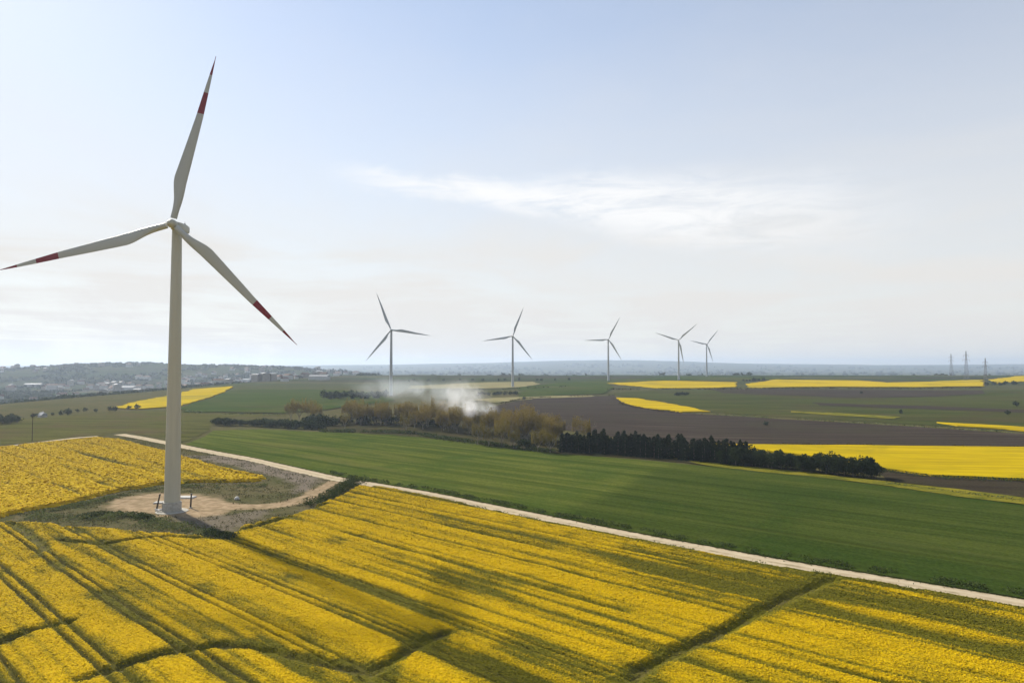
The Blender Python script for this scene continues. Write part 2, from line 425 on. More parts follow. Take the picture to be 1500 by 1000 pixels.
M_DRYM = leaf_mat('dry_margin', (0.040, 0.032, 0.014), (0.100, 0.078, 0.030), 0.0)
M_TUFT = leaf_mat('dry_grass', (0.040, 0.045, 0.015), (0.130, 0.110, 0.050), 0.0)
M_FARWOOD = leaf_mat('far_wood', (0.026, 0.038, 0.020), (0.048, 0.062, 0.032), 0.0)
M_BARK = plain('bark', (0.11, 0.085, 0.062), 0.95, 0.3, 4)
M_PALEBARK = plain('pale_bark', (0.24, 0.21, 0.17), 0.95, 0.25, 4)

def paint_mat(name, col, dirt):
    t = NT(name); co = t.co()
    n = t.noise(t.mapn(co, (1.2, 1.2, 0.06)), 1.0, 6, 0.65)
    c = t.mix(t.math('MULTIPLY', t.rng(n, 0.4, 0.8), dirt), col, tuple(x * 0.62 for x in col))
    t.bsdf.inputs['Roughness'].default_value = 0.45; t.bsdf.inputs['Specular IOR Level'].default_value = 0.35
    return t.done(c)
M_WHITE = paint_mat('turbine_paint', (0.46, 0.44, 0.355), 0.35)
M_BLADE = paint_mat('blade_paint', (0.43, 0.43, 0.395), 0.30)
M_RED = paint_mat('red_paint', (0.20, 0.008, 0.014), 0.2)
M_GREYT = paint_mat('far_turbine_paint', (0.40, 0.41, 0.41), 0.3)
M_CONC = plain('concrete', (0.36, 0.34, 0.29), 0.9, 0.2, 1.5)
M_DARKMET = plain('dark_metal', (0.045, 0.040, 0.034), 0.6, 0.2, 3)
M_WOODP = plain('dark_wood', (0.065, 0.048, 0.034), 0.9, 0.3, 3)
M_STEEL = plain('galvanised_steel', (0.17, 0.16, 0.17), 0.6, 0.2, 2)
M_WALLW = plain('pale_render', (0.46, 0.45, 0.42), 0.9, 0.1, 0.3)
M_WALLC = plain('cream_render', (0.30, 0.27, 0.23), 0.9, 0.1, 0.3)
M_TILE = plain('clay_tiles', (0.13, 0.075, 0.055), 0.9, 0.2, 0.8)
M_ROOFG = plain('grey_sheet_roof', (0.24, 0.25, 0.27), 0.7, 0.15, 0.5)

# ------------------------------------------------------------------ the land
def axis(parts):
    out = []
    for a, b, st in parts:
        out.append(np.arange(a, b, st))
    return np.concatenate(out)
xs = axis([(-14000, -5000, 500), (-5000, -1500, 110), (-1500, -400, 36), (-400, 400, 14), (400, 1500, 36), (1500, 5000, 130), (5000, 14001, 500)])
ys = axis([(-3000, -200, 280), (-200, 60, 20), (60, 500, 11), (500, 2000, 25), (2000, 4200, 70), (4200, 8000, 200), (8000, 16001, 320)])
X, Y = np.meshgrid(xs, ys)
Z = H(X, Y)
nx, ny = len(xs), len(ys)
idx = np.arange(nx * ny).reshape(ny, nx)
F = np.stack([idx[:-1, :-1], idx[:-1, 1:], idx[1:, 1:], idx[1:, :-1]], -1).reshape(-1, 4)
land = link('ground', mesh_np('ground', np.stack([X, Y, Z], -1).reshape(-1, 3), F, M_LAND, smooth=True))
tag(land, kind='structure')

# --- shared lines of the place (from where they are seen to run)
ROAD = smooth_line(GP([(175, 636), (205, 641), (240, 648), (283, 657), (330, 666), (367, 673), (450, 692), (500, 703), (545, 710), (620, 723), (700, 739.6), (800, 760), (913, 783), (1020, 803), (1127, 823), (1287, 850), (1500, 886)]), 8)
ROAD += [(ROAD[-1][0] + 0.745 * 25 * k, ROAD[-1][1] - 0.667 * 25 * k) for k in range(1, 8)]
SPUR = smooth_line(GP([(503, 703), (488, 709), (468, 720), (440, 733), (400, 741), (350, 743), (300, 742), (255, 740)]), 8)

def offset_line(line, d):
    L = np.array(line); T = np.gradient(L, axis=0); T /= np.linalg.norm(T, axis=1)[:, None] + 1e-9
    N = np.stack([-T[:, 1], T[:, 0]], 1)
    return [tuple(p) for p in L + N * d]

def ribbon(name, line, width, lift, mat, step=1.2, seed=0):
    L = np.array(densify(line, step, False)); T = np.gradient(L, axis=0)
    for _ in range(3): T[1:-1] = (T[:-2] + T[1:-1] * 2 + T[2:]) / 4
    T /= np.linalg.norm(T, axis=1)[:, None] + 1e-9
    N = np.stack([-T[:, 1], T[:, 0]], 1)
    m = 12
    V = []; E = []; RU = []
    for k in range(m + 1):
        c = (k / m - 0.5) * 2
        P = L + N * (c * width / 2)
        rut = np.exp(-((abs(c) - 0.42) / 0.16) ** 2)
        z = H(P[:, 0], P[:, 1]) + lift - 0.06 * rut + 0.05 * fbm(P[:, 0], P[:, 1], seed, 2) - 0.05 * abs(c) ** 4
        V.append(np.column_stack([P, z])); E.append(np.full(len(L), abs(c))); RU.append(np.full(len(L), rut))
    n = len(L); V = np.stack(V, 1).reshape(-1, 3); E = np.stack(E, 1).ravel(); RU = np.stack(RU, 1).ravel()
    ii = np.arange(n * (m + 1)).reshape(n, m + 1)
    F = np.stack([ii[:-1, :-1], ii[1:, :-1], ii[1:, 1:], ii[:-1, 1:]], -1).reshape(-1, 4)[:, ::-1]
    return link(name, mesh_np(name, V, F, mat, {'edge': E, 'rut': RU}, smooth=True))
tag(ribbon('dirt_road', ROAD, 7.0, 0.12, M_ROAD), kind='structure')

# --- flat field sheets, draped over the land a hand above it
def field(name, px, mat, lift, step, kind='structure', label=None, cat=None, skirt=0.0, world=None, wob=0.0):
    poly = world if world else GP(px)
    b = densify(poly, step)
    if wob:
        b = [(x + wob * (fbm(x / 14, y / 14, 3, 3) - 0.5) * 3, y + wob * (fbm(x / 14 + 50, y / 14, 4, 3) - 0.5) * 4) for x, y in b]
    P = np.array(b); x0, y0 = P.min(0); x1, y1 = P.max(0)
    gx, gy = np.meshgrid(np.arange(x0, x1, step), np.arange(y0, y1, step)); gx = gx.ravel(); gy = gy.ravel()
    ok = inside(b, gx, gy) & (dist_line(b + [b[0]], gx, gy) > step * 0.4)
    pts = [Vector(p) for p in b] + [Vector((x, y)) for x, y in zip(gx[ok], gy[ok])]
    nb = len(b)
    r = delaunay_2d_cdt(pts, [], [list(range(nb))], 1, 1e-4)
    vv = np.array([(p.x, p.y) for p in r[0]])
    z = H(vv[:, 0], vv[:, 1]) + lift
    V = [(a, c, d) for (a, c), d in zip(vv, z)]
    Fs = [tuple(f) for f in r[2]]
    me = bpy.data.meshes.new(name); me.from_pydata(V, [], Fs); me.materials.append(mat); me.update()
    # upward normals
    if me.polygons and me.polygons[0].normal.z < 0: me.flip_normals()
    if skirt:
        import bmesh
        bm = bmesh.new(); bm.from_mesh(me)
        be = [e for e in bm.edges if e.is_boundary]
        ex = bmesh.ops.extrude_edge_only(bm, edges=be)
        for g in ex['geom']:
            if isinstance(g, bmesh.types.BMVert): g.co.z -= skirt
        bmesh.ops.recalc_face_normals(bm, faces=bm.faces)
        bm.to_mesh(me); bm.free()
    me.polygons.foreach_set('use_smooth', [not skirt] * len(me.polygons))
    o = link(name, me)
    return tag(o, label, cat, None, kind)

rn = [tuple(p) for p in offset_line(ROAD, 3.6)]           # far (north-east) side of the road
rn = [p for p in rn if p[1] > 60]
road_n = rn[::4]
# big green wheat field north of the road: lighter part and darker part
upper = GP([(300, 640), (312, 631), (380, 629), (470, 633), (560, 636), (640, 643), (720, 652), (815, 665), (900, 671), (960, 676)])
split_top = G(938, 702); split_bot = G(812, 757)
lo = [p for p in road_n if p[0] < split_bot[0] - 3]
lo = [p for p in lo if p[0] > G(262, 652)[0]]
hi = [p for p in road_n if p[0] > split_bot[0] + 1]
rt = GP([(960, 676), (1040, 684), (1100, 690), (1200, 700), (1300, 713), (1400, 727), (1500, 741)])
k = np.array(rt[-1]) - np.array(rt[-2]); k /= np.linalg.norm(k)
far_r = tuple(np.array(rt[-1]) + k * 150)
wf = field('wheat_field', None, M_GREEN, 0.30, 4.0, 'stuff', 'broad young wheat field between the tree belt and the dirt road', 'wheat',
      world=[p for p in road_n if p[0] > G(262, 652)[0]] + [far_r] + rt[::-1] + upper[::-1][1:], skirt=0.4)
vv = np.array([v.co[:2] for v in wf.data.vertices])
sb, st_ = np.array(split_bot), np.array(split_top); dl = (st_ - sb) / np.linalg.norm(st_ - sb); nl_ = np.array([dl[1], -dl[0]])
side = (vv - sb) @ nl_ + 10 * (fbm(vv[:, 0] / 12, vv[:, 1] / 12, 150, 3) - 0.5)
past = (vv - st_) @ dl
dense = sstep(side, -2.5, 3.5) * (1 - 0.6 * sstep(past, 0, 60))
a_ = wf.data.attributes.new('dense', 'FLOAT', 'POINT'); a_.data.foreach_set('value', dense.astype(np.float32))
field('flowering_verge', None, M_FRINGE, 0.45, 3.0, 'stuff', 'yellow green flowering strip at the foot of the dark tree row', 'verge',
      world=GP([(975, 670), (1100, 684), (1200, 694), (1300, 706), (1400, 717), (1500, 731)]) + [tuple(np.array(far_r) + (8, 12)), far_r] + rt[::-1][:-1], wob=1.5)
ext = lambda p, dxy: (p[0] + dxy[0], p[1] + dxy[1])
def F_(name, px, mat, lift, step, kind='structure', label=None, cat=None, skirt=0.0, wob=0.0):
    return field(name, px, mat, lift, step, kind, label, cat, skirt, None, wob or step * 0.35)
F_('soil_strip', [(1285, 688), (1390, 700), (1500, 705), (1640, 712), (1700, 760), (1500, 730), (1400, 716), (1300, 704)], M_SOIL2, 0.20, 5, wob=1.2)
F_('rapeseed_field', [(1030, 651), (1100, 653), (1500, 657), (1700, 661), (1700, 712), (1500, 704), (1370, 699), (1290, 688), (1200, 672), (1100, 659)], M_FRAPE, 1.0, 6, 'stuff', 'broad bright yellow rapeseed field behind the dark round trees', 'rapeseed', 0.9, 0.8)
F_('ploughed_field', [(700, 604), (735, 592), (775, 584), (900, 579.5), (915, 591), (1000, 605.5), (1100, 611), (1250, 620), (1500, 636), (1750, 652), (1750, 659), (1500, 655.5), (1100, 651.5), (1000, 650), (900, 640), (830, 630), (760, 618)], M_PLOUGH, 0.25, 9, wob=1.5)
F_('pasture', [(880, 577), (960, 571), (1060, 571), (1250, 571), (1500, 571), (1750, 573), (1750, 648), (1500, 632), (1250, 617), (1100, 608), (1040, 604), (960, 586)], M_PAST, 0.30, 12)
F_('ploughed_strip', [(1040, 570.5), (1250, 571), (1440, 572), (1440, 577), (1350, 582), (1250, 583), (1120, 578), (1060, 576)], M_PLOUGH, 0.55, 12)
F_('ploughed_strip', [(1190, 590), (1330, 594), (1500, 601), (1750, 610), (1750, 614), (1500, 605), (1330, 599), (1200, 594)], M_PLOUGH, 0.55, 10)
F_('rapeseed_field', [(905, 583.5), (930, 584), (985, 593), (1042, 604.5), (1000, 604.5), (945, 598), (912, 590.5)], M_FRAPE2, 1.1, 8, 'stuff', 'narrow yellow rapeseed sliver at the edge of the ploughed brown field', 'rapeseed', 0.9)
F_('rapeseed_field', [(888, 562), (970, 558.5), (1080, 560.5), (1076, 567.5), (1040, 569), (960, 569)], M_FRAPE2, 1.3, 14, 'stuff', 'far yellow rapeseed field on the rise below the two farthest turbines', 'rapeseed', 0.9)
F_('rapeseed_field', [(1092, 563), (1135, 556.5), (1260, 558), (1300, 561), (1440, 557), (1440, 566.5), (1230, 567), (1100, 569)], M_FRAPE2, 1.3, 14, 'stuff', 'long far yellow rapeseed strip running up to the steel pylons', 'rapeseed', 0.9)
F_('rapeseed_field', [(1450, 557), (1500, 551), (1640, 548), (1640, 556), (1500, 559.5), (1460, 562)], M_FRAPE2, 1.5, 16, 'stuff', 'farthest yellow rapeseed patch beyond the steel pylons', 'rapeseed', 0.9)
F_('flowering_verge', [(1160, 603), (1220, 605), (1320, 612), (1310, 614.5), (1220, 609), (1160, 605)], M_FRINGE, 0.7, 8, 'stuff', 'thin yellow green strip on the upper edge of the ploughed field', 'verge')
F_('rapeseed_field', [(1375, 620), (1500, 627), (1700, 640), (1700, 645), (1500, 632), (1400, 625)], M_FRAPE2, 1.0, 8, 'stuff', 'thin yellow rapeseed strip between pasture and ploughed field', 'rapeseed', 0.8)
F_('wheat_field', [(760, 568), (830, 560), (890, 558), (990, 552), (1100, 553), (1180, 555), (1080, 559), (970, 557.5), (890, 562), (900, 568), (885, 577), (760, 582)], M_FARG, 0.9, 14, 'stuff', 'far green wheat field around the foot of the middle turbines', 'wheat')
F_('stubble_field', [(600, 566), (690, 561), (780, 559.5), (790, 563), (760, 568), (690, 570), (600, 570)], M_STUBBLE, 0.9, 14)
F_('stubble_field', [(690, 586), (725, 583), (780, 581), (870, 579), (868, 581.5), (790, 584), (725, 590)], M_STUBBLE, 0.6, 8)
F_('rapeseed_field', [(168, 598), (200, 589), (285, 571), (340, 566.5), (334, 572), (306, 583), (262, 596), (200, 600)], M_FRAPE2, 1.2, 10, 'stuff', 'yellow rapeseed strip on the slope above the valley town', 'rapeseed', 0.9)
F_('wheat_field', [(262, 598), (308, 584), (336, 572), (400, 570), (490, 571), (560, 576), (580, 588), (480, 600), (420, 606), (270, 604)], M_FARG, 0.8, 12, 'stuff', 'green wheat field beyond the left dark hedge', 'wheat')
F_('pasture', [(-120, 650), (-120, 622), (60, 612), (170, 602), (262, 602), (420, 609), (310, 612), (308, 630), (268, 648), (180, 632), (140, 639), (0, 652)], M_OLIVE, 0.22, 8)
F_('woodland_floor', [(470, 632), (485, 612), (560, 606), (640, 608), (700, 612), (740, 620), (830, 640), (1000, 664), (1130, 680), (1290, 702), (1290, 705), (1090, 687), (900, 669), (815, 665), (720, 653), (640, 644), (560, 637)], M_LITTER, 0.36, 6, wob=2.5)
# pale track along the crest behind the left rapeseed field
tag(ribbon('farm_track', smooth_line(GP([(-90, 664), (0, 655), (60, 648), (110, 642), (143, 639.5)]), 8), 5.0, 0.30, M_ROAD, 2.0, 4), kind='structure')

# ------------------------------------------------------------------ clearing round the near turbine
TB = G(252, 749)                                         # foot of the near turbine
TBZ = hz(*TB)
PAD = smooth_line(GP([(150, 742), (170, 730), (215, 724), (260, 722), (300, 724), (335, 733), (345, 748), (300, 757), (235, 756), (180, 752), (150, 742)]), 4)[:-1]
STONY = smooth_line(GP([(200, 645), (250, 652), (330, 669), (420, 688), (470, 702), (455, 716), (425, 724), (432, 712), (410, 700), (340, 682), (260, 664), (200, 645)]), 4)[:-1]
BARE = smooth_line(GP([(255, 757), (300, 756), (350, 752), (400, 748), (345, 775), (330, 790), (290, 775), (262, 768), (255, 757)]), 4)[:-1]
gx = np.arange(TB[0] - 70, TB[0] + 75, 0.7); gy = np.arange(TB[1] - 36, TB[1] + 120, 0.7)
CX, CY = np.meshgrid(gx, gy); cx_, cy2 = CX.ravel(), CY.ravel()
def sdf(poly, x, y):
    d = dist_line(list(poly) + [poly[0]], x, y); return np.where(inside(poly, x, y), -d, d)
nz1 = fbm(cx_ / 6, cy2 / 6, 21, 5) - 0.5; nz2 = fbm(cx_ / 1.8, cy2 / 1.8, 31, 3) - 0.5
dirt = np.maximum.reduce([1 - sstep(sdf(PAD, cx_, cy2) + 8 * nz1 + 3.5 * nz2, -4.0, 2.0), 1 - sstep(dist_line(SPUR, cx_, cy2) + 2.4 * nz1 + 1.6 * nz2, 2.8, 5.0)])
stony = np.maximum(1 - sstep(sdf(STONY, cx_, cy2) + 6 * nz1 + 2 * nz2, -2.5, 2.5), 0.75 * (1 - sstep(sdf(BARE, cx_, cy2) + 5 * nz1 + 2 * nz2, -2.0, 2.0)))
dirt = dirt * (0.74 + 0.26 * sstep(fbm(cx_ / 4, cy2 / 2.5, 43, 4), 0.3, 0.6))
grassy = np.clip(0.5 + 1.6 * (fbm(cx_ / 9, cy2 / 9, 41, 4) - 0.5) + 1.0 * nz2, 0, 1)
def clearing_mat():
    t = NT('clearing'); co = t.co(); fine = t.noise(co, 1.7, 5, 0.7); mid = t.noise(co, 0.45, 4, 0.6)
    gr = t.mix(t.attr('grassy'), (0.105, 0.088, 0.046), (0.042, 0.050, 0.016))
    gr = t.mix(t.math('MULTIPLY', t.rng(fine, 0.35, 0.7), 0.55), gr, (0.16, 0.135, 0.075))
    st = t.mix(t.rng(fine, 0.3, 0.7), (0.115, 0.095, 0.072), (0.20, 0.168, 0.132))
    di = t.mix(t.rng(mid, 0.3, 0.7), (0.24, 0.172, 0.102), (0.38, 0.285, 0.18))
    di = t.mix(t.math('MULTIPLY', t.rng(fine, 0.45, 0.75), 0.4), di, (0.22, 0.165, 0.105))
    c = t.mix(t.attr('stony'), gr, st); c = t.mix(t.attr('dirt'), c, di)
    t.bump(fine, 0.6, 0.2)
    return t.done(c)
cz = H(cx_, cy2) + 0.07 + 0.10 * fbm(cx_ / 1.5, cy2 / 1.5, 51, 3) * (1 - dirt)
ii = np.arange(len(cx_)).reshape(CX.shape)
Fq = np.stack([ii[:-1, :-1], ii[:-1, 1:], ii[1:, 1:], ii[1:, :-1]], -1).reshape(-1, 4)
fx = (cx_[Fq].mean(1)); fy = cy2[Fq].mean(1)
# only south-west of the road
rdl = dist_line(ROAD, fx, fy)
CLEAR = GP([(-10, 775), (60, 735), (180, 640), (240, 648), (330, 667), (450, 692), (520, 705), (545, 712), (470, 745), (420, 765), (360, 800), (150, 800)])
keep = inside(CLEAR, fx, fy) & (rdl > 2.4)
used = np.unique(Fq[keep]); remap = np.full(len(cx_), -1); remap[used] = np.arange(len(used))
clr = link('turbine_clearing', mesh_np('turbine_clearing', np.column_stack([cx_, cy2, cz])[used], remap[Fq[keep]], clearing_mat(), {'dirt': dirt[used], 'stony': stony[used], 'grassy': grassy[used]}, smooth=True))
tag(clr, kind='structure')

# ------------------------------------------------------------------ rapeseed crops (canopy surface + blossom-sized faces)
D = np.array([0.745, -0.667]); N_ = np.array([0.667, 0.745])
CROSS = [smooth_line(GP(p), 5) for p in (
    [(120, 1004), (165, 988), (200, 976), (256, 962), (296, 956), (322, 952)],
    [(322, 952), (390, 958), (440, 972), (500, 985), (545, 992)],
    [(535, 1000), (552, 988), (590, 965), (625, 945), (648, 935)],
    [(0, 948), (30, 936), (62, 926), (100, 917)],
    [(930, 1002), (945, 985), (985, 965), (1040, 940), (1085, 918), (1130, 893), (1172, 873), (1222, 852)],
    [(20, 770), (60, 800), (62, 812)],
    [(90, 796), (150, 800), (230, 791), (300, 793), (335, 794)],
    [(345, 782), (400, 768), (440, 752), (475, 742)],
)]
CROSS_W = [0.9, 0.9, 1.1, 0.9, 1.2, 1.2, 0.7, 0.9]
TRAMS = [23.2, 33.6, 43.4, 54.6, 65.0, 76.0]
def crop_fields(x, y):
    """blossom share, bare-soil share, canopy height of the front field"""
    s = x * D[0] + y * D[1]; n = x * N_[0] + y * N_[1]
    nw = n + 0.9 * (fbm(s / 60, n / 40, 2, 3) - 0.5) * 2
    fl = 0.86 + 0 * x
    st1 = fbm(s / 120, nw / 3.6, 61, 3); st2 = fbm(s / 60, nw / 1.3, 62, 3); pa = fbm(s / 30, nw / 11, 63, 4); pa2 = fbm(s / 9, nw / 5, 64, 4)
    # more gaps towards the middle and the east of the field
    wear = 0.22 + 0.30 * gauss(x, y, -4, 112, 34, 30) + 0.24 * sstep(x, -10, 55) + 0.18 * gauss(x, y, -32, 118, 30, 20)
    fl -= wear * 1.45 * sstep(st1, 0.44, 0.72)
    fl -= (0.25 + wear) * 0.75 * sstep(st2, 0.50, 0.78)
    fl -= 0.65 * wear * sstep(pa, 0.50, 0.72) + 0.30 * sstep(pa2, 0.60, 0.80)
    fl -= 0.10 * sstep(x, -25, 45) + 0.36 * (fbm(s / 5, n / 1.6, 65, 4) - 0.42) * (0.6 + wear)
    bare = 0 * x; low = 0 * x
    for k, c in enumerate(TRAMS):
        ph = n - c - 0.6 * np.sin(s / 33 + k)
        br = sstep(fbm(s / 14, n / 50 + k * 3, 70, 3), 0.30, 0.55)
        amp = [0.9, 1.0, 1.0, 0.8, 0.55, 0.6][k]
        for o in (-0.9, 0.9):
            g = np.exp(-((ph - o) / 0.36) ** 2) * amp * (0.75 + 0.25 * br)
            fl -= 1.1 * g; low = np.maximum(low, g); bare = np.maximum(bare, 0.55 * g * br)
        g = np.exp(-(ph / 1.9) ** 2) * amp * br * sstep(fbm(s / 18, k * 7 + 0 * n, 75, 2), 0.35, 0.65)
        fl -= 0.7 * g; low = np.maximum(low, 0.45 * g)
    # faint rows further east, one boom width apart
    ph = (nw - 86.5) / 10.6; w = np.abs(ph - np.round(ph)) * 10.6
    east = sstep(n, 80, 86)
    g = east * np.exp(-(w / 0.8) ** 2) * (0.35 + 0.65 * sstep(fbm(s / 25, np.round(ph) * 5, 78, 3), 0.35, 0.6))
    fl -= 0.65 * g; low = np.maximum(low, 0.5 * g)
    # sparser strip running from the turbine, tower's shadow also put into its colour
    ph = n - 69.6 - 0.03 * (s + 100)
    g = np.exp(-(ph / 2.2) ** 4) * sstep(s, -165, -150) * (1 - sstep(s, -92, -78))
    fl -= 0.22 * g; low = np.maximum(low, 0.1 * g)
    for L, w_ in zip(CROSS, CROSS_W):
        d = dist_line(L, x, y) + 1.1 * (fbm(x / 2.5, y / 2.5, 80, 3) - 0.5)
        g = np.exp(-(np.maximum(d, 0) / w_) ** 2)
        fl -= 1.2 * g; low = np.maximum(low, g); bare = np.maximum(bare, 0.6 * g * sstep(fbm(x / 5, y / 5, 82, 3), 0.42, 0.60))
        fl -= 0.5 * np.exp(-(np.maximum(d, 0) / (w_ * 3)) ** 2) * sstep(fbm(x / 6, y / 6, 84, 3), 0.42, 0.6)
    dr = dist_line(ROAD[::3], x, y)
    fl -= 0.75 * (1 - sstep(dr + 5 * (fbm(s / 9, n / 3, 86, 3) - 0.5), 3.6, 7.5)) * sstep(x, -60, 0)
    hgt = 1.05 - 0.85 * np.clip(low, 0, 1) + 0.22 * (fbm(s / 3.0, n / 0.9, 85, 3) - 0.5) - 0.25 * np.clip(0.6 - fl, 0, 0.6)
    return np.clip(fl, 0, 1), np.clip(bare, 0, 1), np.maximum(hgt, 0.12), np.clip(low, 0, 1)
def back_fields(x, y):
    s = x * D[0] + y * D[1]; n = x * N_[0] + y * N_[1]
    nw = n + 1.2 * (fbm(s / 50, n / 30, 3, 3) - 0.5) * 2
    fl = 0.98 - 0.5 * sstep(fbm(s / 130, nw / 4.0, 91, 3), 0.52, 0.76) - 0.25 * sstep(fbm(s / 40, nw / 5, 92, 3), 0.6, 0.85)
    low = 0 * x
    ph = (nw - 60.0) / 10.6; w = np.abs(ph - np.round(ph)) * 10.6
    g = np.exp(-(w / 1.0) ** 2) * sstep(fbm(s / 30, np.round(ph) * 5, 93, 3), 0.35, 0.6)
    fl -= 0.6 * g; low = 0.6 * g
    hgt = 1.1 - 0.8 * low + 0.07 * (fbm(s / 6, n / 3, 94, 2) - 0.5)
    return np.clip(fl, 0, 1), 0 * x, hgt, low

def crop(name, poly, func, ds, dn, per_m2, leaf, label, wob=1.0, seed=1, fade=None):
    g = np.random.default_rng(seed)
    P = np.array(poly); S = P @ D; NN = P @ N_
    s = np.arange(S.min(), S.max(), ds); n = np.arange(NN.min(), NN.max(), dn)
    SS, QQ = np.meshgrid(s, n); x = (SS * D[0] + QQ * N_[0]).ravel(); y = (SS * D[1] + QQ * N_[1]).ravel()
    det = D[0] * N_[1] - D[1] * N_[0]
    ok = (sdf(poly, x, y) + wob * 2 * (fbm(x / 3, y / 3, 7, 4) - 0.5)) < 0
    okg = ok.reshape(SS.shape); ii = np.arange(x.size).reshape(SS.shape)
    c = okg[:-1, :-1] & okg[:-1, 1:] & okg[1:, 1:] & okg[1:, :-1]
    Fq = np.stack([ii[:-1, :-1], ii[:-1, 1:], ii[1:, 1:], ii[1:, :-1]], -1)[c]
    usedv = np.unique(Fq); rm = np.full(x.size, -1); rm[usedv] = np.arange(len(usedv))
    x = x[usedv]; y = y[usedv]; Fq = rm[Fq]
    fl, bare, hg, low = func(x, y)
    # outer rim falls to the ground
    cnt = np.bincount(Fq.ravel(), minlength=len(x)); rim = cnt < 4
    base = H(x, y)
    z = base + np.where(rim, 0.05, hg)
    V = np.column_stack([x, y, z]); nv = len(V)
    tint = g.random(nv) * 0.6 + 0.2
    # blossom-sized faces
    q = V[Fq]; area = ds * dn * abs(det)
    m = g.poisson(per_m2 * area * (fade(q[:, :, 0].mean(1), q[:, :, 1].mean(1)) if fade else np.ones(len(Fq))))
    rep = np.repeat(np.arange(len(Fq)), m); k = len(rep)
    a = g.random((k, 1)); b = g.random((k, 1)); qq = q[rep]
    pos = (qq[:, 0] * (1 - a) + qq[:, 1] * a) * (1 - b) + (qq[:, 3] * (1 - a) + qq[:, 2] * a) * b
    fq = fl[Fq].mean(1)[rep]; bq = bare[Fq].mean(1)[rep]
    keep = g.random(k) > np.maximum(bq * 0.9, low[Fq].mean(1)[rep] * 0.85)
    pos = pos[keep]; fq = fq[keep]; k = len(pos)
    dist = np.hypot(pos[:, 0], pos[:, 1])
    sz = leaf * (0.6 + 0.9 * g.random(k)) * np.clip(dist / 140, 0.8, 2.0)
    yel = (g.random(k) < np.clip(fq * 1.05, 0.03, 0.98))
    pos[:, 2] += np.where(yel, 0.06, 0.0) + 0.12 * g.random(k)
    # tilted squares
    t = g.random(k) * 2 * np.pi; ti = np.abs(g.normal(0, 0.32, k)); ph = g.random(k) * 2 * np.pi
    nrm = np.stack([np.sin(ti) * np.cos(ph), np.sin(ti) * np.sin(ph), np.cos(ti)], 1)
    ax = np.stack([np.cos(t), np.sin(t), np.zeros(k)], 1); u = np.cross(nrm, ax); u /= np.linalg.norm(u, axis=1)[:, None]; w = np.cross(nrm, u)
    u *= sz[:, None] * 0.5; w *= sz[:, None] * (0.35 + 0.3 * g.random(k))[:, None]
    QV = np.stack([pos - u - w * 0.6, pos + u * 0.7 - w, pos + u + w * 0.7, pos - u * 0.6 + w], 1).reshape(-1, 3)
    QF = np.arange(4 * k).reshape(-1, 4) + nv
    qfl = np.where(yel, 0.23 + 0.77 * fq, 0.72 * fq); qt = g.random(k)
    V = np.vstack([V, QV]); Fa = np.vstack([Fq, QF])
    at = {'flower': np.concatenate([fl * 0.85, np.repeat(qfl, 4)]), 'tint': np.concatenate([tint, np.repeat(qt, 4)]), 'bare': np.concatenate([bare, np.zeros(4 * k)])}
    me = mesh_np(name, V, Fa, M_RAPE, at, smooth=False)
    return tag(link(name, me), label, 'rapeseed', None, 'stuff')

rs = [p for p in offset_line(ROAD, -3.3) if p[0] > G(545, 712)[0]]
rs = [p for p in rs if p[0] < 150][::3]
FRONT = GP([(0, 766), (40, 768), (110, 774), (200, 782), (280, 788), (330, 792), (352, 775), (400, 762), (450, 747), (490, 733), (523, 714)]) + rs + [(150, 62), (-130, 62), (-175, 118)]
crop('rapeseed_field', FRONT, crop_fields, 0.8, 0.28, 32.0, 0.18, 'large yellow rapeseed field with wheel tracks in front of the near turbine', 0.9, 1,
     fade=lambda x, y: np.where((y < 80) | (np.abs(x) > y * 0.80 + 6), 0.05, np.clip(150 / np.hypot(x, y), 0.35, 1.3)))
BACK = GP([(-130, 664), (0, 656.5), (60, 650), (140, 642), (178, 645), (225, 658), (262, 668), (330, 688), (392, 701), (380, 707), (290, 708), (235, 711), (170, 722), (100, 740), (30, 752), (0, 760), (-70, 768), (-130, 770)])
crop('rapeseed_field', BACK, back_fields, 1.2, 0.6, 8.0, 0.28, 'yellow rapeseed field behind the turbine clearing', 1.4, 2)

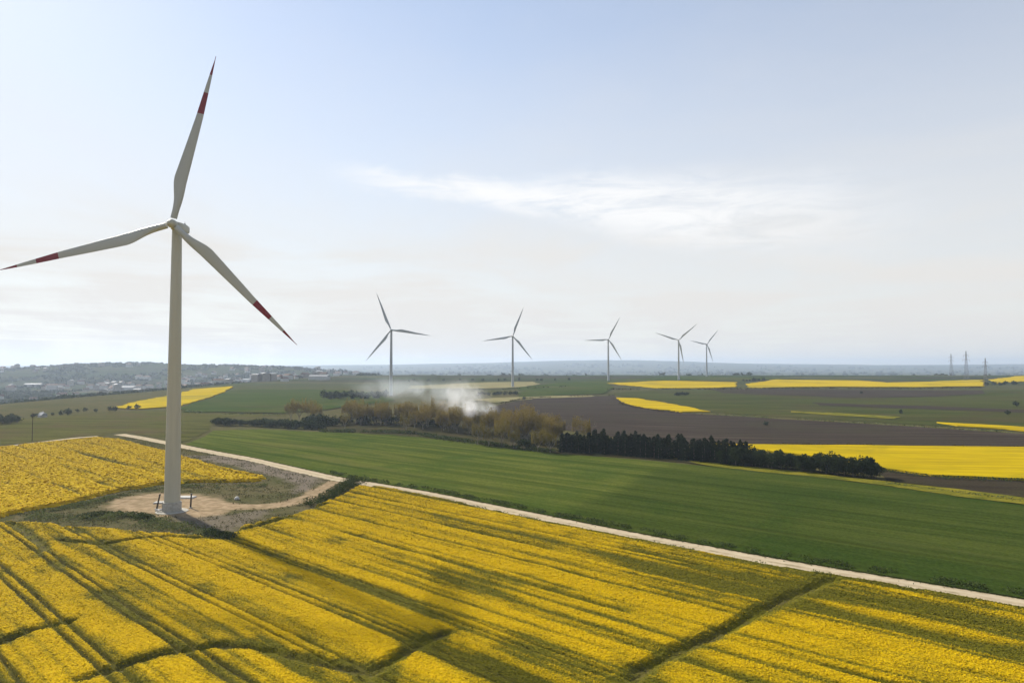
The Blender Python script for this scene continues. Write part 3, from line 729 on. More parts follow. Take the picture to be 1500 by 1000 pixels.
# ------------------------------------------------------------------ loose vegetation as leaf-sized faces
def leaf_quads(pos, size, g, up=0.35):
    k = len(pos)
    nrm = g.normal(0, 1, (k, 3)); nrm[:, 2] = np.abs(nrm[:, 2]) + up; nrm /= np.linalg.norm(nrm, axis=1)[:, None]
    ax = g.normal(0, 1, (k, 3)); u = np.cross(nrm, ax); u /= np.linalg.norm(u, axis=1)[:, None] + 1e-9; w = np.cross(nrm, u)
    sz = size * (0.6 + 0.8 * g.random(k)); u *= sz[:, None] * 0.5; w *= sz[:, None] * 0.36
    V = np.stack([pos - u, pos - w * 0.9, pos + u, pos + w], 1).reshape(-1, 3)
    return V, np.arange(4 * k).reshape(-1, 4)
def scrub_strip(name, line, width, height, per_m, size, mat, label, seed, gap=0.45, cat='scrub', patch=6.0):
    g = np.random.default_rng(seed)
    L = np.array(densify(line, 0.5, False)); T = np.gradient(L, axis=0); T /= np.linalg.norm(T, axis=1)[:, None]
    Nn = np.stack([-T[:, 1], T[:, 0]], 1)
    k = int(len(L) * 0.5 * per_m); i = g.integers(0, len(L), k)
    off = g.normal(0, width / 2.6, k)
    P = L[i] + Nn[i] * off[:, None] + g.normal(0, 0.3, (k, 2))
    d = fbm(P[:, 0] / patch, P[:, 1] / patch, seed, 3)
    h = height * sstep(d, gap, gap + 0.22) * np.exp(-(off / width) ** 2)
    keep = h > 0.05
    P = P[keep]; h = h[keep]
    z = H(P[:, 0], P[:, 1]) + 0.1 + h * g.random(len(P)) ** 0.7
    V, F = leaf_quads(np.column_stack([P, z]), size, g)
    me = mesh_np(name, V, F, mat, {'tint': np.repeat(g.random(len(P)), 4)})
    return tag(link(name, me), label, cat, None, 'stuff')
r_h = [p for p in offset_line(ROAD, 5.4) if G(470, 697)[0] < p[0] < 150]
scrub_strip('verge_scrub', r_h, 3.0, 1.1, 80, 0.34, M_SCRUB, 'dark low scrub along the far verge of the dirt road', 5, 0.40, 'scrub', 2.6)
r_w = [p for p in offset_line(ROAD, -3.9) if G(600, 720)[0] < p[0] < 150]
scrub_strip('verge_grass', r_w, 1.4, 0.9, 40, 0.34, M_WEED, 'ragged grass between dirt road and rapeseed', 6, 0.40, 'grass', 3.0)
scrub_strip('hedge_scrub', smooth_line(GP([(452, 742), (478, 731), (500, 719), (515, 709), (524, 703)]), 6), 4.6, 2.6, 210, 0.40, M_SCRUB, 'dark green scrub between gravel spur and rapeseed', 8, 0.36, 'scrub', 2.4)
scrub_strip('weed_patch', smooth_line(GP([(40, 758), (110, 760), (160, 758), (205, 762), (260, 775), (330, 792)]), 6), 6.0, 1.2, 110, 0.40, M_WEED, 'green and grey weeds below the turbine pad', 9, 0.38, 'weeds', 4)
scrub_strip('weed_patch', smooth_line(GP([(30, 755), (110, 742), (175, 727), (235, 716), (300, 713), (390, 712)]), 6), 4.0, 1.0, 80, 0.40, M_WEED, 'grassy weeds along the edge of the rear rapeseed field', 10, 0.40, 'weeds', 4)
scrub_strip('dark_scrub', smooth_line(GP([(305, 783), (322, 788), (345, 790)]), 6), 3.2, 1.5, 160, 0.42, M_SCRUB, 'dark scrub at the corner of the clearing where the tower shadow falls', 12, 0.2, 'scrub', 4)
def tufts(name, poly, per_m2, size, mat, label, seed, cat, avoid):
    g = np.random.default_rng(seed); P = np.array(poly); a, b = P.min(0), P.max(0)
    k = int((b[0] - a[0]) * (b[1] - a[1]) * per_m2); q = a + g.random((k, 2)) * (b - a)
    ok = inside(poly, q[:, 0], q[:, 1]) & (g.random(k) < sstep(fbm(q[:, 0] / 3, q[:, 1] / 3, seed, 4), 0.38, 0.62)) & (dist_line(ROAD, q[:, 0], q[:, 1]) > 3.2)
    for L, d in avoid: ok &= L(q[:, 0], q[:, 1]) > d
    q = q[ok]; z = H(q[:, 0], q[:, 1]) + 0.12 + 0.3 * g.random(len(q))
    V, F = leaf_quads(np.column_stack([q, z]), size, g)
    return tag(link(name, mesh_np(name, V, F, mat, {'tint': np.repeat(g.random(len(q)), 4)})), label, cat, None, 'stuff')
tufts('rough_grass', CLEAR, 3.0, 0.38, M_TUFT, 'rough dry grass tufts on the clearing round the near turbine', 15, 'grass', [(lambda x, y: dist_line(SPUR, x, y), 2.8), (lambda x, y: sdf(PAD, x, y), -0.5), (lambda x, y: sdf(BACK, x, y), 0), (lambda x, y: sdf(FRONT, x, y), 0)])
scrub_strip('dark_scrub', smooth_line(GP([(120, 760), (160, 754), (200, 757), (235, 764)]), 6), 3.0, 1.3, 120, 0.42, M_SCRUB, 'dark weeds on the pad edge left of the tower foot', 13, 0.38, 'weeds', 4)
for q_, (pts_, w_, h_, pm, sz_, mt_, lab_) in enumerate((
    ([(888, 570.5), (960, 570.5), (1060, 570), (1230, 569), (1440, 568)], 5.0, 1.8, 3.0, 2.0, 'B', 'brown grassy margin under the far yellow strips'),
    ([(905, 591), (945, 599.5), (1000, 605.5), (1042, 606)], 3.0, 1.4, 4.0, 1.3, 'B', 'weedy margin below the narrow yellow sliver'),
    ([(1042, 607), (1100, 610.5), (1250, 619), (1500, 635)], 3.5, 1.0, 3.5, 1.2, 'W', 'pale grassy margin between pasture and ploughed field'),
    ([(1000, 650.5), (1100, 652), (1300, 654), (1500, 656.5), (1600, 658)], 3.0, 1.4, 9.0, 0.8, 'B', 'brown weedy margin behind the broad yellow field'),
    ([(1290, 690), (1370, 700.5), (1500, 705.5), (1600, 709)], 2.6, 1.3, 14.0, 0.6, 'S', 'dark weedy margin in front of the broad yellow field'),
    ([(1300, 709), (1400, 722), (1500, 735)], 3.0, 0.9, 16.0, 0.5, 'W', 'ragged grass margin beside the dark soil strip'),
    ([(735, 591), (780, 583.5), (900, 579)], 4.0, 1.3, 3.0, 1.5, 'B', 'dry margin above the ploughed field'),
    ([(262, 600), (308, 606), (420, 608)], 5.0, 1.3, 4.0, 1.4, 'W', 'pale grassy margin behind the left dark hedge'),
    ([(700, 571), (760, 569.5), (830, 567)], 5.0, 2.2, 3.0, 2.0, 'S', 'dark hedge line beyond the pale stubble'))):
    scrub_strip('field_margin', smooth_line(GP(pts_), 10), w_, h_, pm, sz_, {'B': M_DRYM, 'W': M_WEED, 'S': M_SCRUB}[mt_], lab_, 200 + q_, 0.34, 'margin', 16)
scrub_strip('hedge_scrub', smooth_line(GP([(470, 633), (540, 634), (600, 636), (660, 645), (740, 655), (810, 664)]), 6), 5.0, 2.2, 50, 0.7, M_SCRUB, 'low scrub along the foot of the brown trees', 14, 0.30, 'scrub', 6)

# ------------------------------------------------------------------ the near wind turbine and the far ones
HUB = 80.0; BL = 48.5
def blade_sections():
    """(r, chord, thickness, twist, lead offset) along the blade"""
    st = []
    for i in range(49):
        f = i / 48
        r = 1.6 + (BL - 1.6) * f
        if f < 0.03: ch, th = 1.75, 1.7
        elif f < 0.25:
            t = (f - 0.03) / 0.22; t = t * t * (3 - 2 * t); ch = 1.75 + (3.45 - 1.75) * t; th = 1.7 + (0.75 - 1.7) * t
        else:
            t = (f - 0.25) / 0.75; ch = 3.45 * (1 - t) ** 0.95 * 0.88 + 3.45 * 0.12 * (1 - t ** 6); th = max(0.04, 0.75 * (1 - t) ** 1.2)
        ch = max(ch, 0.16)
        tw = R(13) * (1 - min(1, f / 0.8)) ** 1.5 + R(2)
        st.append((f, r, ch, th, tw))
    return st
def ring(r, ch, th, tw, n=20):
    out = []
    lead = min(0.95, 0.30 * ch + 0.35)                     # leading edge side (+X), trailing edge bulges to -X
    for k in range(n):
        a = 2 * math.pi * k / n
        cx = math.cos(a); c = (cx + 1) / 2
        blunt = max(0, min(1, (th / ch - 0.25) / 0.6))
        y = 0.5 * th * math.sin(a) * ((0.35 + 0.65 * c ** 0.6) * (1 - blunt) + blunt)
        x = lead - ch * (1 - c)
        x0 = (ch / 2) * cx
        x = x * (1 - blunt) + x0 * blunt
        out.append(Vector((x * math.cos(tw) - y * math.sin(tw), x * math.sin(tw) + y * math.cos(tw), r)))
    return out
def lerp_section(st, f):
    for a, b in zip(st[:-1], st[1:]):
        if a[0] <= f <= b[0] + 1e-9:
            t = (f - a[0]) / (b[0] - a[0]); return tuple(p + (q - p) * t for p, q in zip(a, b))
    return st[-1]
def blade_piece(ranges, n=20, capend=True):
    st = blade_sections(); mb = MB()
    for f0, f1 in ranges:
        fs = [f0] + [s[0] for s in st if f0 + 1e-6 < s[0] < f1 - 1e-6] + [f1]
        vs_ = []
        for f in fs:
            _, r, ch, th, tw = lerp_section(st, f)
            pre = 0.9 * f * f                                    # tips bend up-wind
            vs_ += [p + Vector((0, -pre, 0)) for p in ring(r, ch, th, tw, n)]
        fc = []
        for j in range(len(fs) - 1):
            for i in range(n): fc.append((j * n + i, j * n + (i + 1) % n, (j + 1) * n + (i + 1) % n, (j + 1) * n + i))
        fc.append(tuple(range(n - 1, -1, -1))); fc.append(tuple((len(fs) - 1) * n + i for i in range(n)))
        mb.add(vs_, fc)
    return mb
ME_WHITE = blade_piece([(0.0, 0.645), (0.775, 0.885)]).mesh('blade', M_BLADE, True, 50)
ME_BAND = blade_piece([(0.645, 0.775)]).mesh('red_band', M_RED, True, 50)
ME_TIP = blade_piece([(0.885, 1.0)]).mesh('red_tip', M_RED, True, 50)
ME_PLAIN = blade_piece([(0.0, 1.0)], 12).mesh('blade_plain', M_GREYT, True, 50)
def turbine_meshes(mat, n):
    t = MB()
    prof = [(2.10, 0.9)]
    for k in range(1, 25):
        z = 0.9 + (HUB - 1.2 - 0.9) * k / 24; r = 2.10 + (1.28 - 2.10) * (k / 24) ** 1.05; prof.append((r, z))
    t.lathe(prof, n)
    tower = t.mesh('tower', mat, True, 40)
    seam = []
    for z in (22.0, 48.5):
        j = MB(); f = (z - 0.9) / (HUB - 3.2); r = 2.10 - 0.82 * f ** 1.05
        j.lathe([(r - 0.2, z - 0.10), (r + 0.05, z - 0.08), (r + 0.05, z + 0.08), (r - 0.2, z + 0.10)], n, caps=False)
        seam.append(j.mesh('flange_seam', mat, True, 30))
    # nacelle: rounded box lofted along Y (behind the rotor)
    nb = MB(); secs = [(-2.4, 0.9, 0.9, -0.2), (-1.9, 1.2, 1.15, -0.2), (0.0, 1.35, 1.3, -0.2), (3.0, 1.35, 1.3, -0.15), (4.8, 1.2, 1.1, -0.1), (5.4, 0.9, 0.8, -0.05)]
    vs_ = []; m = 20
    for yy, a, b, dz_ in secs:
        for i in range(m):
            th = 2 * math.pi * i / m; c, s_ = math.cos(th), math.sin(th); e = 0.45
            vs_.append((math.copysign(abs(c) ** e, c) * a, yy, math.copysign(abs(s_) ** e, s_) * b + dz_))
    fc = []
    for k_ in range(len(secs) - 1):
        for i in range(m): fc.append((k_ * m + i, (k_ + 1) * m + i, (k_ + 1) * m + (i + 1) % m, k_ * m + (i + 1) % m))
    fc += [tuple(range(m)), tuple((len(secs) - 1) * m + i for i in range(m - 1, -1, -1))]
    nb.add(vs_, fc)
    nac = nb.mesh('nacelle', mat, True, 45)
    h = MB()
    prof = [(1.0, 0.0), (1.2, 0.4), (1.2, 1.8), (1.0, 2.4), (0.68, 2.8), (0.3, 3.05), (0.05, 3.1)]
    h.lathe(prof, 24, M=Matrix.Rotation(R(90), 4, 'X'))
    hub = h.mesh('hub', mat, True, 45)
    return tower, seam, nac, hub
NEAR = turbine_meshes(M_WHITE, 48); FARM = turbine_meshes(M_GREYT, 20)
def turbine(pos, z, rot_deg, yaw, label, near, group=None, scale=1.0):
    t = empty('wind_turbine', (pos[0], pos[1], z), R(yaw), scale)
    tw, sm, nc, hb = NEAR if near else FARM
    o = link('tower', tw, t)
    for e in (sm if near else []): link('flange_seam', e, o)
    n = link('nacelle', nc, t); n.location = (0, 0.6, HUB)
    h = link('hub', hb, t); h.location = (0, -1.75, HUB)
    for k in range(3):
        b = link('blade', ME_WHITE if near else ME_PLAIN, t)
        b.location = (0, -3.0, HUB); b.rotation_euler = (0, R(90 - (rot_deg + 120 * k)), 0)
        if near: link('red_band', ME_BAND, b); link('red_tip', ME_TIP, b)
    tag(t, label, 'wind turbine', group)
    return t, o, n
T1, tw1, nc1 = turbine(TB, TBZ, 76.5, 2, 'large pale wind turbine with red banded blades on the bare pad', True, None, 1.013)
# foot of the near turbine
f = MB(); f.lathe([(4.2, -0.3), (4.2, 0.18), (4.05, 0.22), (2.62, 0.26)], 40, caps=True); f.build('foundation', M_CONC, T1, True, 30)
f = MB(); f.lathe([(2.42, 0.2), (2.42, 2.6), (2.36, 2.72), (2.05, 2.78)], 40); f.build('base_ring', M_CONC, T1, True, 30)
f = MB(); f.box((0.0, -2.42, 1.75), (0.95, 0.10, 2.05)); dr = f.build('door', M_DARKMET, T1); dr.rotation_euler = (0, 0, R(-75))
f = MB(); f.box((0.32, -2.49, 1.7), (0.06, 0.05, 0.22)); f.build('door_handle', M_STEEL, dr)
f = MB()
for k in range(4): f.box((0, -2.95 - 0.28 * (3 - k) + 0.2, 0.35 + 0.2 * k), (1.3, 0.30, 0.05))
for s_ in (-0.62, 0.62):
    f.tube((s_, -2.5, 0.95), (s_, -3.75, 0.3), 0.04, 0.04, 6); f.tube((s_, -2.5, 1.9), (s_, -3.75, 1.25), 0.03, 0.03, 6); f.tube((s_, -3.7, 0.3), (s_, -3.7, 1.25), 0.03, 0.03, 6)
stp = f.build('door_steps', M_STEEL, T1); stp.rotation_euler = (0, 0, R(-75))
f = MB(); f.box((0.3, 3.6, 1.25), (0.25, 0.25, 0.7)); f.tube((0.3, 3.6, 1.3), (0.3, 3.6, 2.2), 0.05, 0.03, 6); f.box((0.0, 3.6, 1.15), (1.0, 0.6, 0.5)); f.build('wind_sensor', M_DARKMET, nc1)
far_specs = [((573, 850), 483, 112, 4, 'grey wind turbine rising directly behind the drifting smoke'),
             ((751, 1078), 492, 70, 6, 'grey wind turbine behind the pale stubble strip right of the smoke'),
             ((891, 1310), 497, 63, 6, 'grey wind turbine on the green rise, standing alone between neighbours'),
             ((994, 1340), 498, 42, -8, 'grey wind turbine behind the far yellow field, taller of the close pair'),
             ((1035, 1650), 504, 50, 14, 'grey farthest wind turbine, smaller of the close pair behind the yellow field')]
for (u, dist), vh, rot, yaw, lab in far_specs:
    x = (u - 750) / 1000 * dist
    zh = CAM_Z + (536 - vh) / 1000 * dist
    base = hz(x, dist)
    # hub height follows the land the turbine stands on
    turbine((x, dist), base - 0.2, rot, yaw, lab, False, 'far wind turbines along the plateau', (zh - base) / HUB)

# two stout dark posts and the white slabs by the tower foot
def post(px0, h, lean, label):
    p = G(*px0); o = empty('marker_post', (p[0], p[1], hz(*p) + 0.1))
    m = MB(); m.tube((0, 0, -0.4), (lean, 0.1, h), 0.26, 0.20, 10); b = m.build('shaft', M_WOODP, o, True, 40)
    m = MB(); m.lathe([(0.30, -0.1), (0.30, 0.12), (0.16, 0.22)], 10); c = m.build('cap', M_DARKMET, o, True, 30); c.location = (lean, 0.1, h)
    m = MB(); m.lathe([(0.5, 0), (0.5, 0.15), (0.3, 0.25)], 12); m.build('footing', M_CONC, o, True, 30)
    tag(o, label, 'post', 'posts beside the near turbine')
post((229, 746), 4.1, 0.9, 'leaning dark post left of the turbine foot')
post((279, 744), 3.9, 0.15, 'upright dark post beside the tower shadow')
def slab(px0, d, rz, label):
    p = G(*px0); m = MB(); m.box((0, 0, 0.12), d); m.box((0, 0, 0.12 + d[2] / 2 + 0.03), (d[0] * 0.86, d[1] * 0.86, 0.06))
    o = m.build('concrete_slab', M_WALLW); o.location = (p[0], p[1], hz(*p) + 0.12); o.rotation_euler = (0, 0, rz); tag(o, label, 'slab')
slab((234, 737), (3.0, 2.2, 0.4), 0.1, 'white concrete slab left of the turbine foot')
slab((273, 729), (5.0, 3.0, 0.35), -0.05, 'white concrete slab behind the upright dark post')
slab((237, 748), (3.2, 1.4, 0.3), 0.0, 'pale kerb slab in front of the leaning post')
p = G(347, 732); rk = MB()
g0 = np.random.default_rng(3)
import bmesh
bm = bmesh.new(); bmesh.ops.create_icosphere(bm, subdivisions=2, radius=0.8)
for v in bm.verts: v.co *= 0.8 + 0.35 * g0.random(); v.co.z *= 0.75
me = bpy.data.meshes.new('boulder'); bm.to_mesh(me); bm.free(); me.materials.append(M_WALLW)
o = link('boulder', me); o.location = (p[0], p[1], hz(*p) + 0.5); tag(o, 'pale boulder in the grass beside the gravel spur', 'boulder')

# ------------------------------------------------------------------ trees
def conifer_meshes(seed, h, r, n=900, leaf=0.62):
    g = np.random.default_rng(seed)
    t = g.random(n) ** 0.75
    zz = h * (0.06 + 0.94 * (1 - t) if False else 0.05 + 0.95 * g.random(n) ** 1.25)
    prof = np.clip(1 - zz / h, 0, 1) ** 0.42
    tier = 0.78 + 0.28 * np.sin(zz * 4.2 + g.random() * 6)
    a = g.random(n) * 2 * np.pi
    lob = 0.82 + 0.25 * np.sin(a * 3 + seed) * np.sin(zz * 1.3 + seed)
    rr = r * prof * tier * lob * (0.35 + 0.65 * g.random(n) ** 0.5)
    pos = np.column_stack([np.cos(a) * rr, np.sin(a) * rr, zz - rr * 0.18])
    V, F = leaf_quads(pos, leaf, g, 0.1)
    crown = mesh_np('conifer_crown', V, F, M_CONIF, {'tint': np.repeat(g.random(n), 4)})
    mb = MB(); mb.tube((0, 0, -0.4), (0, 0, h * 0.92), 0.16 + h * 0.008, 0.03, 6)
    return mb.mesh('conifer_trunk', M_BARK, True, 50), crown
def limbs(mb, g, base, d, length, rad, depth, tips):
    p = Vector(base); dirv = Vector(d).normalized(); segs = 3
    for s_ in range(segs):
        q = p + dirv * (length / segs)
        mb.tube(p, q, rad * (1 - 0.22 * s_), rad * (1 - 0.22 * (s_ + 1)), 5, caps=(s_ == segs - 1))
        p = q; dirv = (dirv + Vector(g.normal(0, 0.10, 3)) + Vector((0, 0, 0.05))).normalized()
        if depth > 0 and s_ >= 1:
            for _ in range(2):
                nd = (dirv + Vector(g.normal(0, 0.55, 3))).normalized()
                nd.z = max(nd.z, 0.05)
                limbs(mb, g, p, nd, length * (0.50 + 0.2 * g.random()), rad * 0.5, depth - 1, tips)
    tips.append(p)
def broad_meshes(seed, h, r, mat, bark, nleaf, leaf, fill=1.0, trunk_h=0.35):
    g = np.random.default_rng(seed); mb = MB(); tips = []
    top = Vector((g.normal(0, 0.2), g.normal(0, 0.2), h * trunk_h))
    mb.tube((0, 0, -0.4), top, 0.10 + h * 0.017, 0.07 + h * 0.011, 7)
    nl = 6
    for k in range(nl):
        a = 2 * math.pi * (k + g.random() * 0.6) / nl; sp = 0.35 + 0.55 * g.random()
        limbs(mb, g, top - Vector((0, 0, h * 0.08 * g.random())), (math.cos(a) * sp, math.sin(a) * sp, 1.0), (h - top.z) * (0.62 + 0.3 * g.random()), 0.05 + h * 0.007, 2, tips)
    trunk = mb.mesh('broad_trunk', bark, True, 60)
    C = np.array([tuple(p) for p in tips])
    i = g.integers(0, len(C), nleaf)
    pos = C[i] + g.normal(0, 1, (nleaf, 3)) * np.array([r * 0.17, r * 0.17, h * 0.055]) * fill
    low = trunk_h * h * 0.7
    pos[:, 2] = np.where(pos[:, 2] < low, low + g.random(nleaf) * h * 0.2, pos[:, 2])
    # keep within the crown's envelope
    rad = np.hypot(pos[:, 0], pos[:, 1]); mxr = r * (1.05 + 0.15 * np.sin(np.arctan2(pos[:, 1], pos[:, 0]) * 3 + seed))
    s_ = np.minimum(1, mxr / np.maximum(rad, 1e-3)); pos[:, 0] *= s_; pos[:, 1] *= s_
    V, F = leaf_quads(pos, leaf, g, 0.2)
    crown = mesh_np('broad_crown', V, F, mat, {'tint': np.repeat(np.clip(0.5 * g.random(nleaf) + 0.5 * ((i * 37) % 11) / 11.0, 0, 1), 4)})
    return trunk, crown
def round_meshes(seed, h, r, mat, nleaf, leaf):
    """dense round crown of leaf clumps reaching low down"""
    g = np.random.default_rng(seed); nc = 15
    cen = g.normal(0, 1, (nc, 3)); cen /= np.linalg.norm(cen, axis=1)[:, None]; cen *= (0.35 + 0.4 * g.random((nc, 1)))
    cen = cen * np.array([r, r, h * 0.42]) + np.array([0, 0, h * 0.52])
    cr = r * (0.30 + 0.25 * g.random(nc)); i = g.integers(0, nc, nleaf)
    d = g.normal(0, 1, (nleaf, 3)); d /= np.linalg.norm(d, axis=1)[:, None]
    pos = cen[i] + d * (cr[i] * (0.55 + 0.5 * g.random(nleaf)))[:, None]
    pos[:, 2] = np.clip(pos[:, 2], 0.15, h * 1.1)
    V, F = leaf_quads(pos, leaf, g, 0.3)
    crown = mesh_np('round_crown', V, F, mat, {'tint': np.repeat(np.clip(0.6 * g.random(nleaf) + 0.4 * (i % 5) / 5, 0, 1), 4)})
    mb = MB(); tips = []
    mb.tube((0, 0, -0.4), (0, 0, h * 0.5), 0.10 + h * 0.015, 0.08, 7)
    for k in range(5):
        a = k * 1.26 + g.random(); limbs(mb, g, (0, 0, h * 0.28), (math.cos(a), math.sin(a), 0.9), h * 0.42, 0.08, 0, tips)
    return mb.mesh('round_trunk', M_BARK, True, 60), crown
CON = [conifer_meshes(100 + k, 7.6 + 0.5 * k, 2.2 + 0.15 * k) for k in range(6)]
RND = [round_meshes(200 + k, 8.0, 3.6, M_DARKLEAF, 1500, 0.62) for k in range(5)]
BRN = [broad_meshes(300 + k, 10.8 + 0.8 * k, 4.8, M_BROWN, M_PALEBARK, 4200, 0.46, 1.35, 0.24) for k in range(5)]
OLV = [broad_meshes(330 + k, 11.0 + k, 4.4, M_OLTREE, M_PALEBARK, 3000, 0.48, 1.25, 0.24) for k in range(3)]
BUSH = [round_meshes(400 + k, 3.6, 2.4, M_DARKLEAF, 420, 0.55) for k in range(4)]
SMALL = [round_meshes(450 + k, 7.0, 4.2, M_FARWOOD, 160, 1.7) for k in range(4)]
def tree(name, kinds, x, y, scale, label, group, cat='tree', zs=1.0):
    tr, cr = kinds[random.randrange(len(kinds))]
    o = empty(name, (x, y, hz(x, y) + 0.1), random.random() * 6.28)
    o.scale = (scale, scale, scale * zs)
    link('trunk', tr, o); link('crown', cr, o)
    return tag(o, label, cat, group)
def along(line, n, spread, jitter=0.5):
    L = densify(line, 1.0, False); out = []
    for k in range(n):
        i = (k + random.uniform(-jitter, jitter)) / n * (len(L) - 1); i = int(min(max(i, 0), len(L) - 2))
        a, b = np.array(L[i]), np.array(L[i + 1]); t = (b - a) / (np.linalg.norm(b - a) + 1e-9)
        p = a + np.array([-t[1], t[0]]) * random.uniform(0, spread)
        out.append((float(p[0]), float(p[1])))
    return out
# dark conifer row right of the brown trees
for x, y in along(GP([(822, 663), (900, 667), (1000, 675), (1090, 684)]), 160, 12, 0.9):
    tree('conifer_tree', CON, x, y, random.uniform(0.82, 1.14), 'slim dark conifer in the dense row between green wheat and ploughed field', 'conifers of the dark row')
# rounded dark trees closing the row
for x, y in along(GP([(1055, 681), (1130, 688), (1200, 695), (1290, 704)]), 46, 8):
    tree('round_tree', RND, x, y, random.uniform(0.72, 1.05), 'rounded dark green tree at the end of the dark row before the broad yellow field', 'round trees of the dark row')
# brown budding trees round the smoke
for x, y in along(GP([(490, 622), (560, 624), (640, 632), (700, 640), (760, 648), (815, 656)]), 66, 24):
    u = 750 + 1000 * x / y
    if 668 < u < 704 and y < 400: continue
    tree('budding_tree', BRN, x, y, random.uniform(0.72, 1.02), 'brown budding tree in the loose belt around the smoke', 'brown trees of the belt')
for u, v, s_ in ((438, 617, 1.05), (452, 618, 0.95), (426, 616, 0.85), (462, 620, 0.8)):
    x, y = G(u, v); tree('budding_tree', BRN, x, y, s_, 'rusty brown tree rising over the dark left hedge', 'rusty trees over the left hedge')
for u, v in ((505, 628), (700, 652), (716, 654), (735, 655), (752, 657), (788, 662), (806, 664), (595, 634)):
    x, y = G(u, v); tree('spring_tree', OLV, x, y, random.uniform(0.6, 0.85), 'olive leafed tree on the field side of the brown belt', 'olive trees of the belt')
for u, v in ((770, 656), (778, 659), (762, 654), (740, 636), (775, 630), (792, 629), (800, 634), (735, 632)):
    x, y = G(u, v); tree('dark_bush', BUSH, x, y, random.uniform(1.0, 1.5), 'dark round bush among the brown trees', 'dark bushes among the brown trees', 'bush')
# dark hedge on the left
for x, y in along(GP([(312, 624), (360, 624), (410, 627), (466, 631)]), 44, 7):
    tree('dark_bush', BUSH, x, y, random.uniform(1.15, 1.75), 'dark bush in the long hedge at the left end of the belt', 'bushes of the left hedge', 'bush')
for x, y in along(GP([(430, 622), (475, 626), (540, 622), (600, 622), (660, 628)]), 28, 14):
    tree('dark_bush', BUSH, x, y, random.uniform(1.3, 2.3), 'dark evergreen bush between the trunks of the brown trees', 'evergreen bushes under the brown trees', 'bush')
# far tree groups
def far_group(n, pxs, spread, smin, smax, label, group):
    for x, y in along(GP(pxs), n, spread):
        tree('far_tree', SMALL, x, y, random.uniform(smin, smax), label, group)
far_group(20, [(482, 586), (520, 585), (560, 585)], 40, 0.9, 1.4, 'dark far tree in the grove veiled by the smoke', 'far grove behind the smoke')
far_group(16, [(700, 580), (735, 579), (765, 578)], 14, 0.5, 0.8, 'dark far tree in the short hedge beyond the stubble strip', 'far hedge beyond the stubble')
far_group(7, [(990, 580), (1010, 580)], 10, 0.5, 0.7, 'grey green tree in the small clump on the pasture', 'clump on the far pasture')
far_group(9, [(1452, 565), (1480, 564), (1500, 563)], 10, 0.7, 1.1, 'dark far tree beside the steel pylon', 'trees beside the pylons')
far_group(14, [(600, 560), (680, 559), (790, 558), (850, 557)], 30, 0.6, 0.9, 'far tree on the ridge line between the turbines', 'trees on the ridge line')
far_group(10, [(1095, 559), (1130, 557)], 12, 0.6, 0.9, 'far tree between the two long yellow strips', 'trees between the yellow strips')
for u, v, s_ in ((768, 586, 0.55), (1320, 606, 0.5), (1122, 624, 0.5), (1262, 577, 0.5), (1488, 595, 0.8), (1476, 608, 0.6)):
    x, y = G(u, v); tree('lone_tree', SMALL, x, y, s_, 'small lone tree standing in the open far fields', 'lone trees in the far fields')
far_group(16, [(60, 612), (110, 607), (160, 603), (215, 600)], 18, 0.35, 0.7, 'small dark bush on the slope above the valley', 'bushes on the valley slope')
far_group(10, [(5, 622), (45, 617)], 20, 0.6, 1.0, 'dark tree around the foot of the valley pylon', 'trees at the valley pylon')

# ------------------------------------------------------------------ far woods and the town in the valley
def wood(name, n, sampler, size, label, seed):
    g = np.random.default_rng(seed); V = []; Fs = []; T = []; b = 0
    for _ in range(n):
        s_ = sampler(g)
        if s_ is None: continue
        x, y, sc = s_; z = hz(x, y)
        k = 9
        d = g.normal(0, 1, (k, 3)); d /= np.linalg.norm(d, axis=1)[:, None]; d[:, 2] = np.abs(d[:, 2])
        P = np.array([x, y, z]) + d * np.array([sc, sc, sc * 0.75]) * (0.5 + 0.5 * g.random((k, 1)))
        v, f_ = leaf_quads(P, sc * 1.3, g, 0.5); V.append(v); Fs.append(f_ + b); b += len(v); T.append(np.repeat(g.random(k) * 0.5 + 0.5 * g.random(), 4))
    me = mesh_np(name, np.vstack(V), np.vstack(Fs), M_FARWOOD, {'tint': np.concatenate(T)})
    return tag(link(name, me), label, 'woodland', None, 'stuff')
def s_valley(g):
    y = g.uniform(850, 3600); u = g.uniform(-0.85, -0.20); x = u * y
    if y < 1500 and x > -560: return None
    d = fbm(np.array([x / 130]), np.array([y / 240]), 120, 4)[0]
    if d < 0.47: return None
    return x, y, g.uniform(3, 6.5) * (0.7 + y / 4000)
wood('valley_woodland', 11000, s_valley, 7, 'dark patches of woodland across the valley and hill at the town', 31)
def s_plain(g):
    y = g.uniform(2100, 9500) ; u = g.uniform(-0.35, 0.85); x = u * y
    d = fbm(np.array([x / 500]), np.array([y / 260]), 130, 4)[0]
    if d < 0.55: return None
    return x, y, g.uniform(7, 13) * (0.8 + y / 6000)
wood('plain_woodland', 4200, s_plain, 9, 'hazy lines of woodland on the plain below the blue hills', 32)
def house_mesh(w, l, h, rh, wall, roof, name):
    m = MB(); m.box((0, 0, h / 2), (w, l, h), 0)
    ow, ol = w / 2 + 0.5, l / 2 + 0.5
    m.add([(-ow, -ol, h - 0.2), (ow, -ol, h - 0.2), (0, -ol, h + rh), (-ow, ol, h - 0.2), (ow, ol, h - 0.2), (0, ol, h + rh)], [(0, 1, 2), (5, 4, 3), (1, 4, 5, 2), (3, 0, 2, 5), (0, 3, 4, 1)], 1)
    m.box((w * 0.2, l * 0.2, h + rh * 0.9), (0.9, 0.9, 1.6), 0)
    return m.mesh(name, [wall, roof])
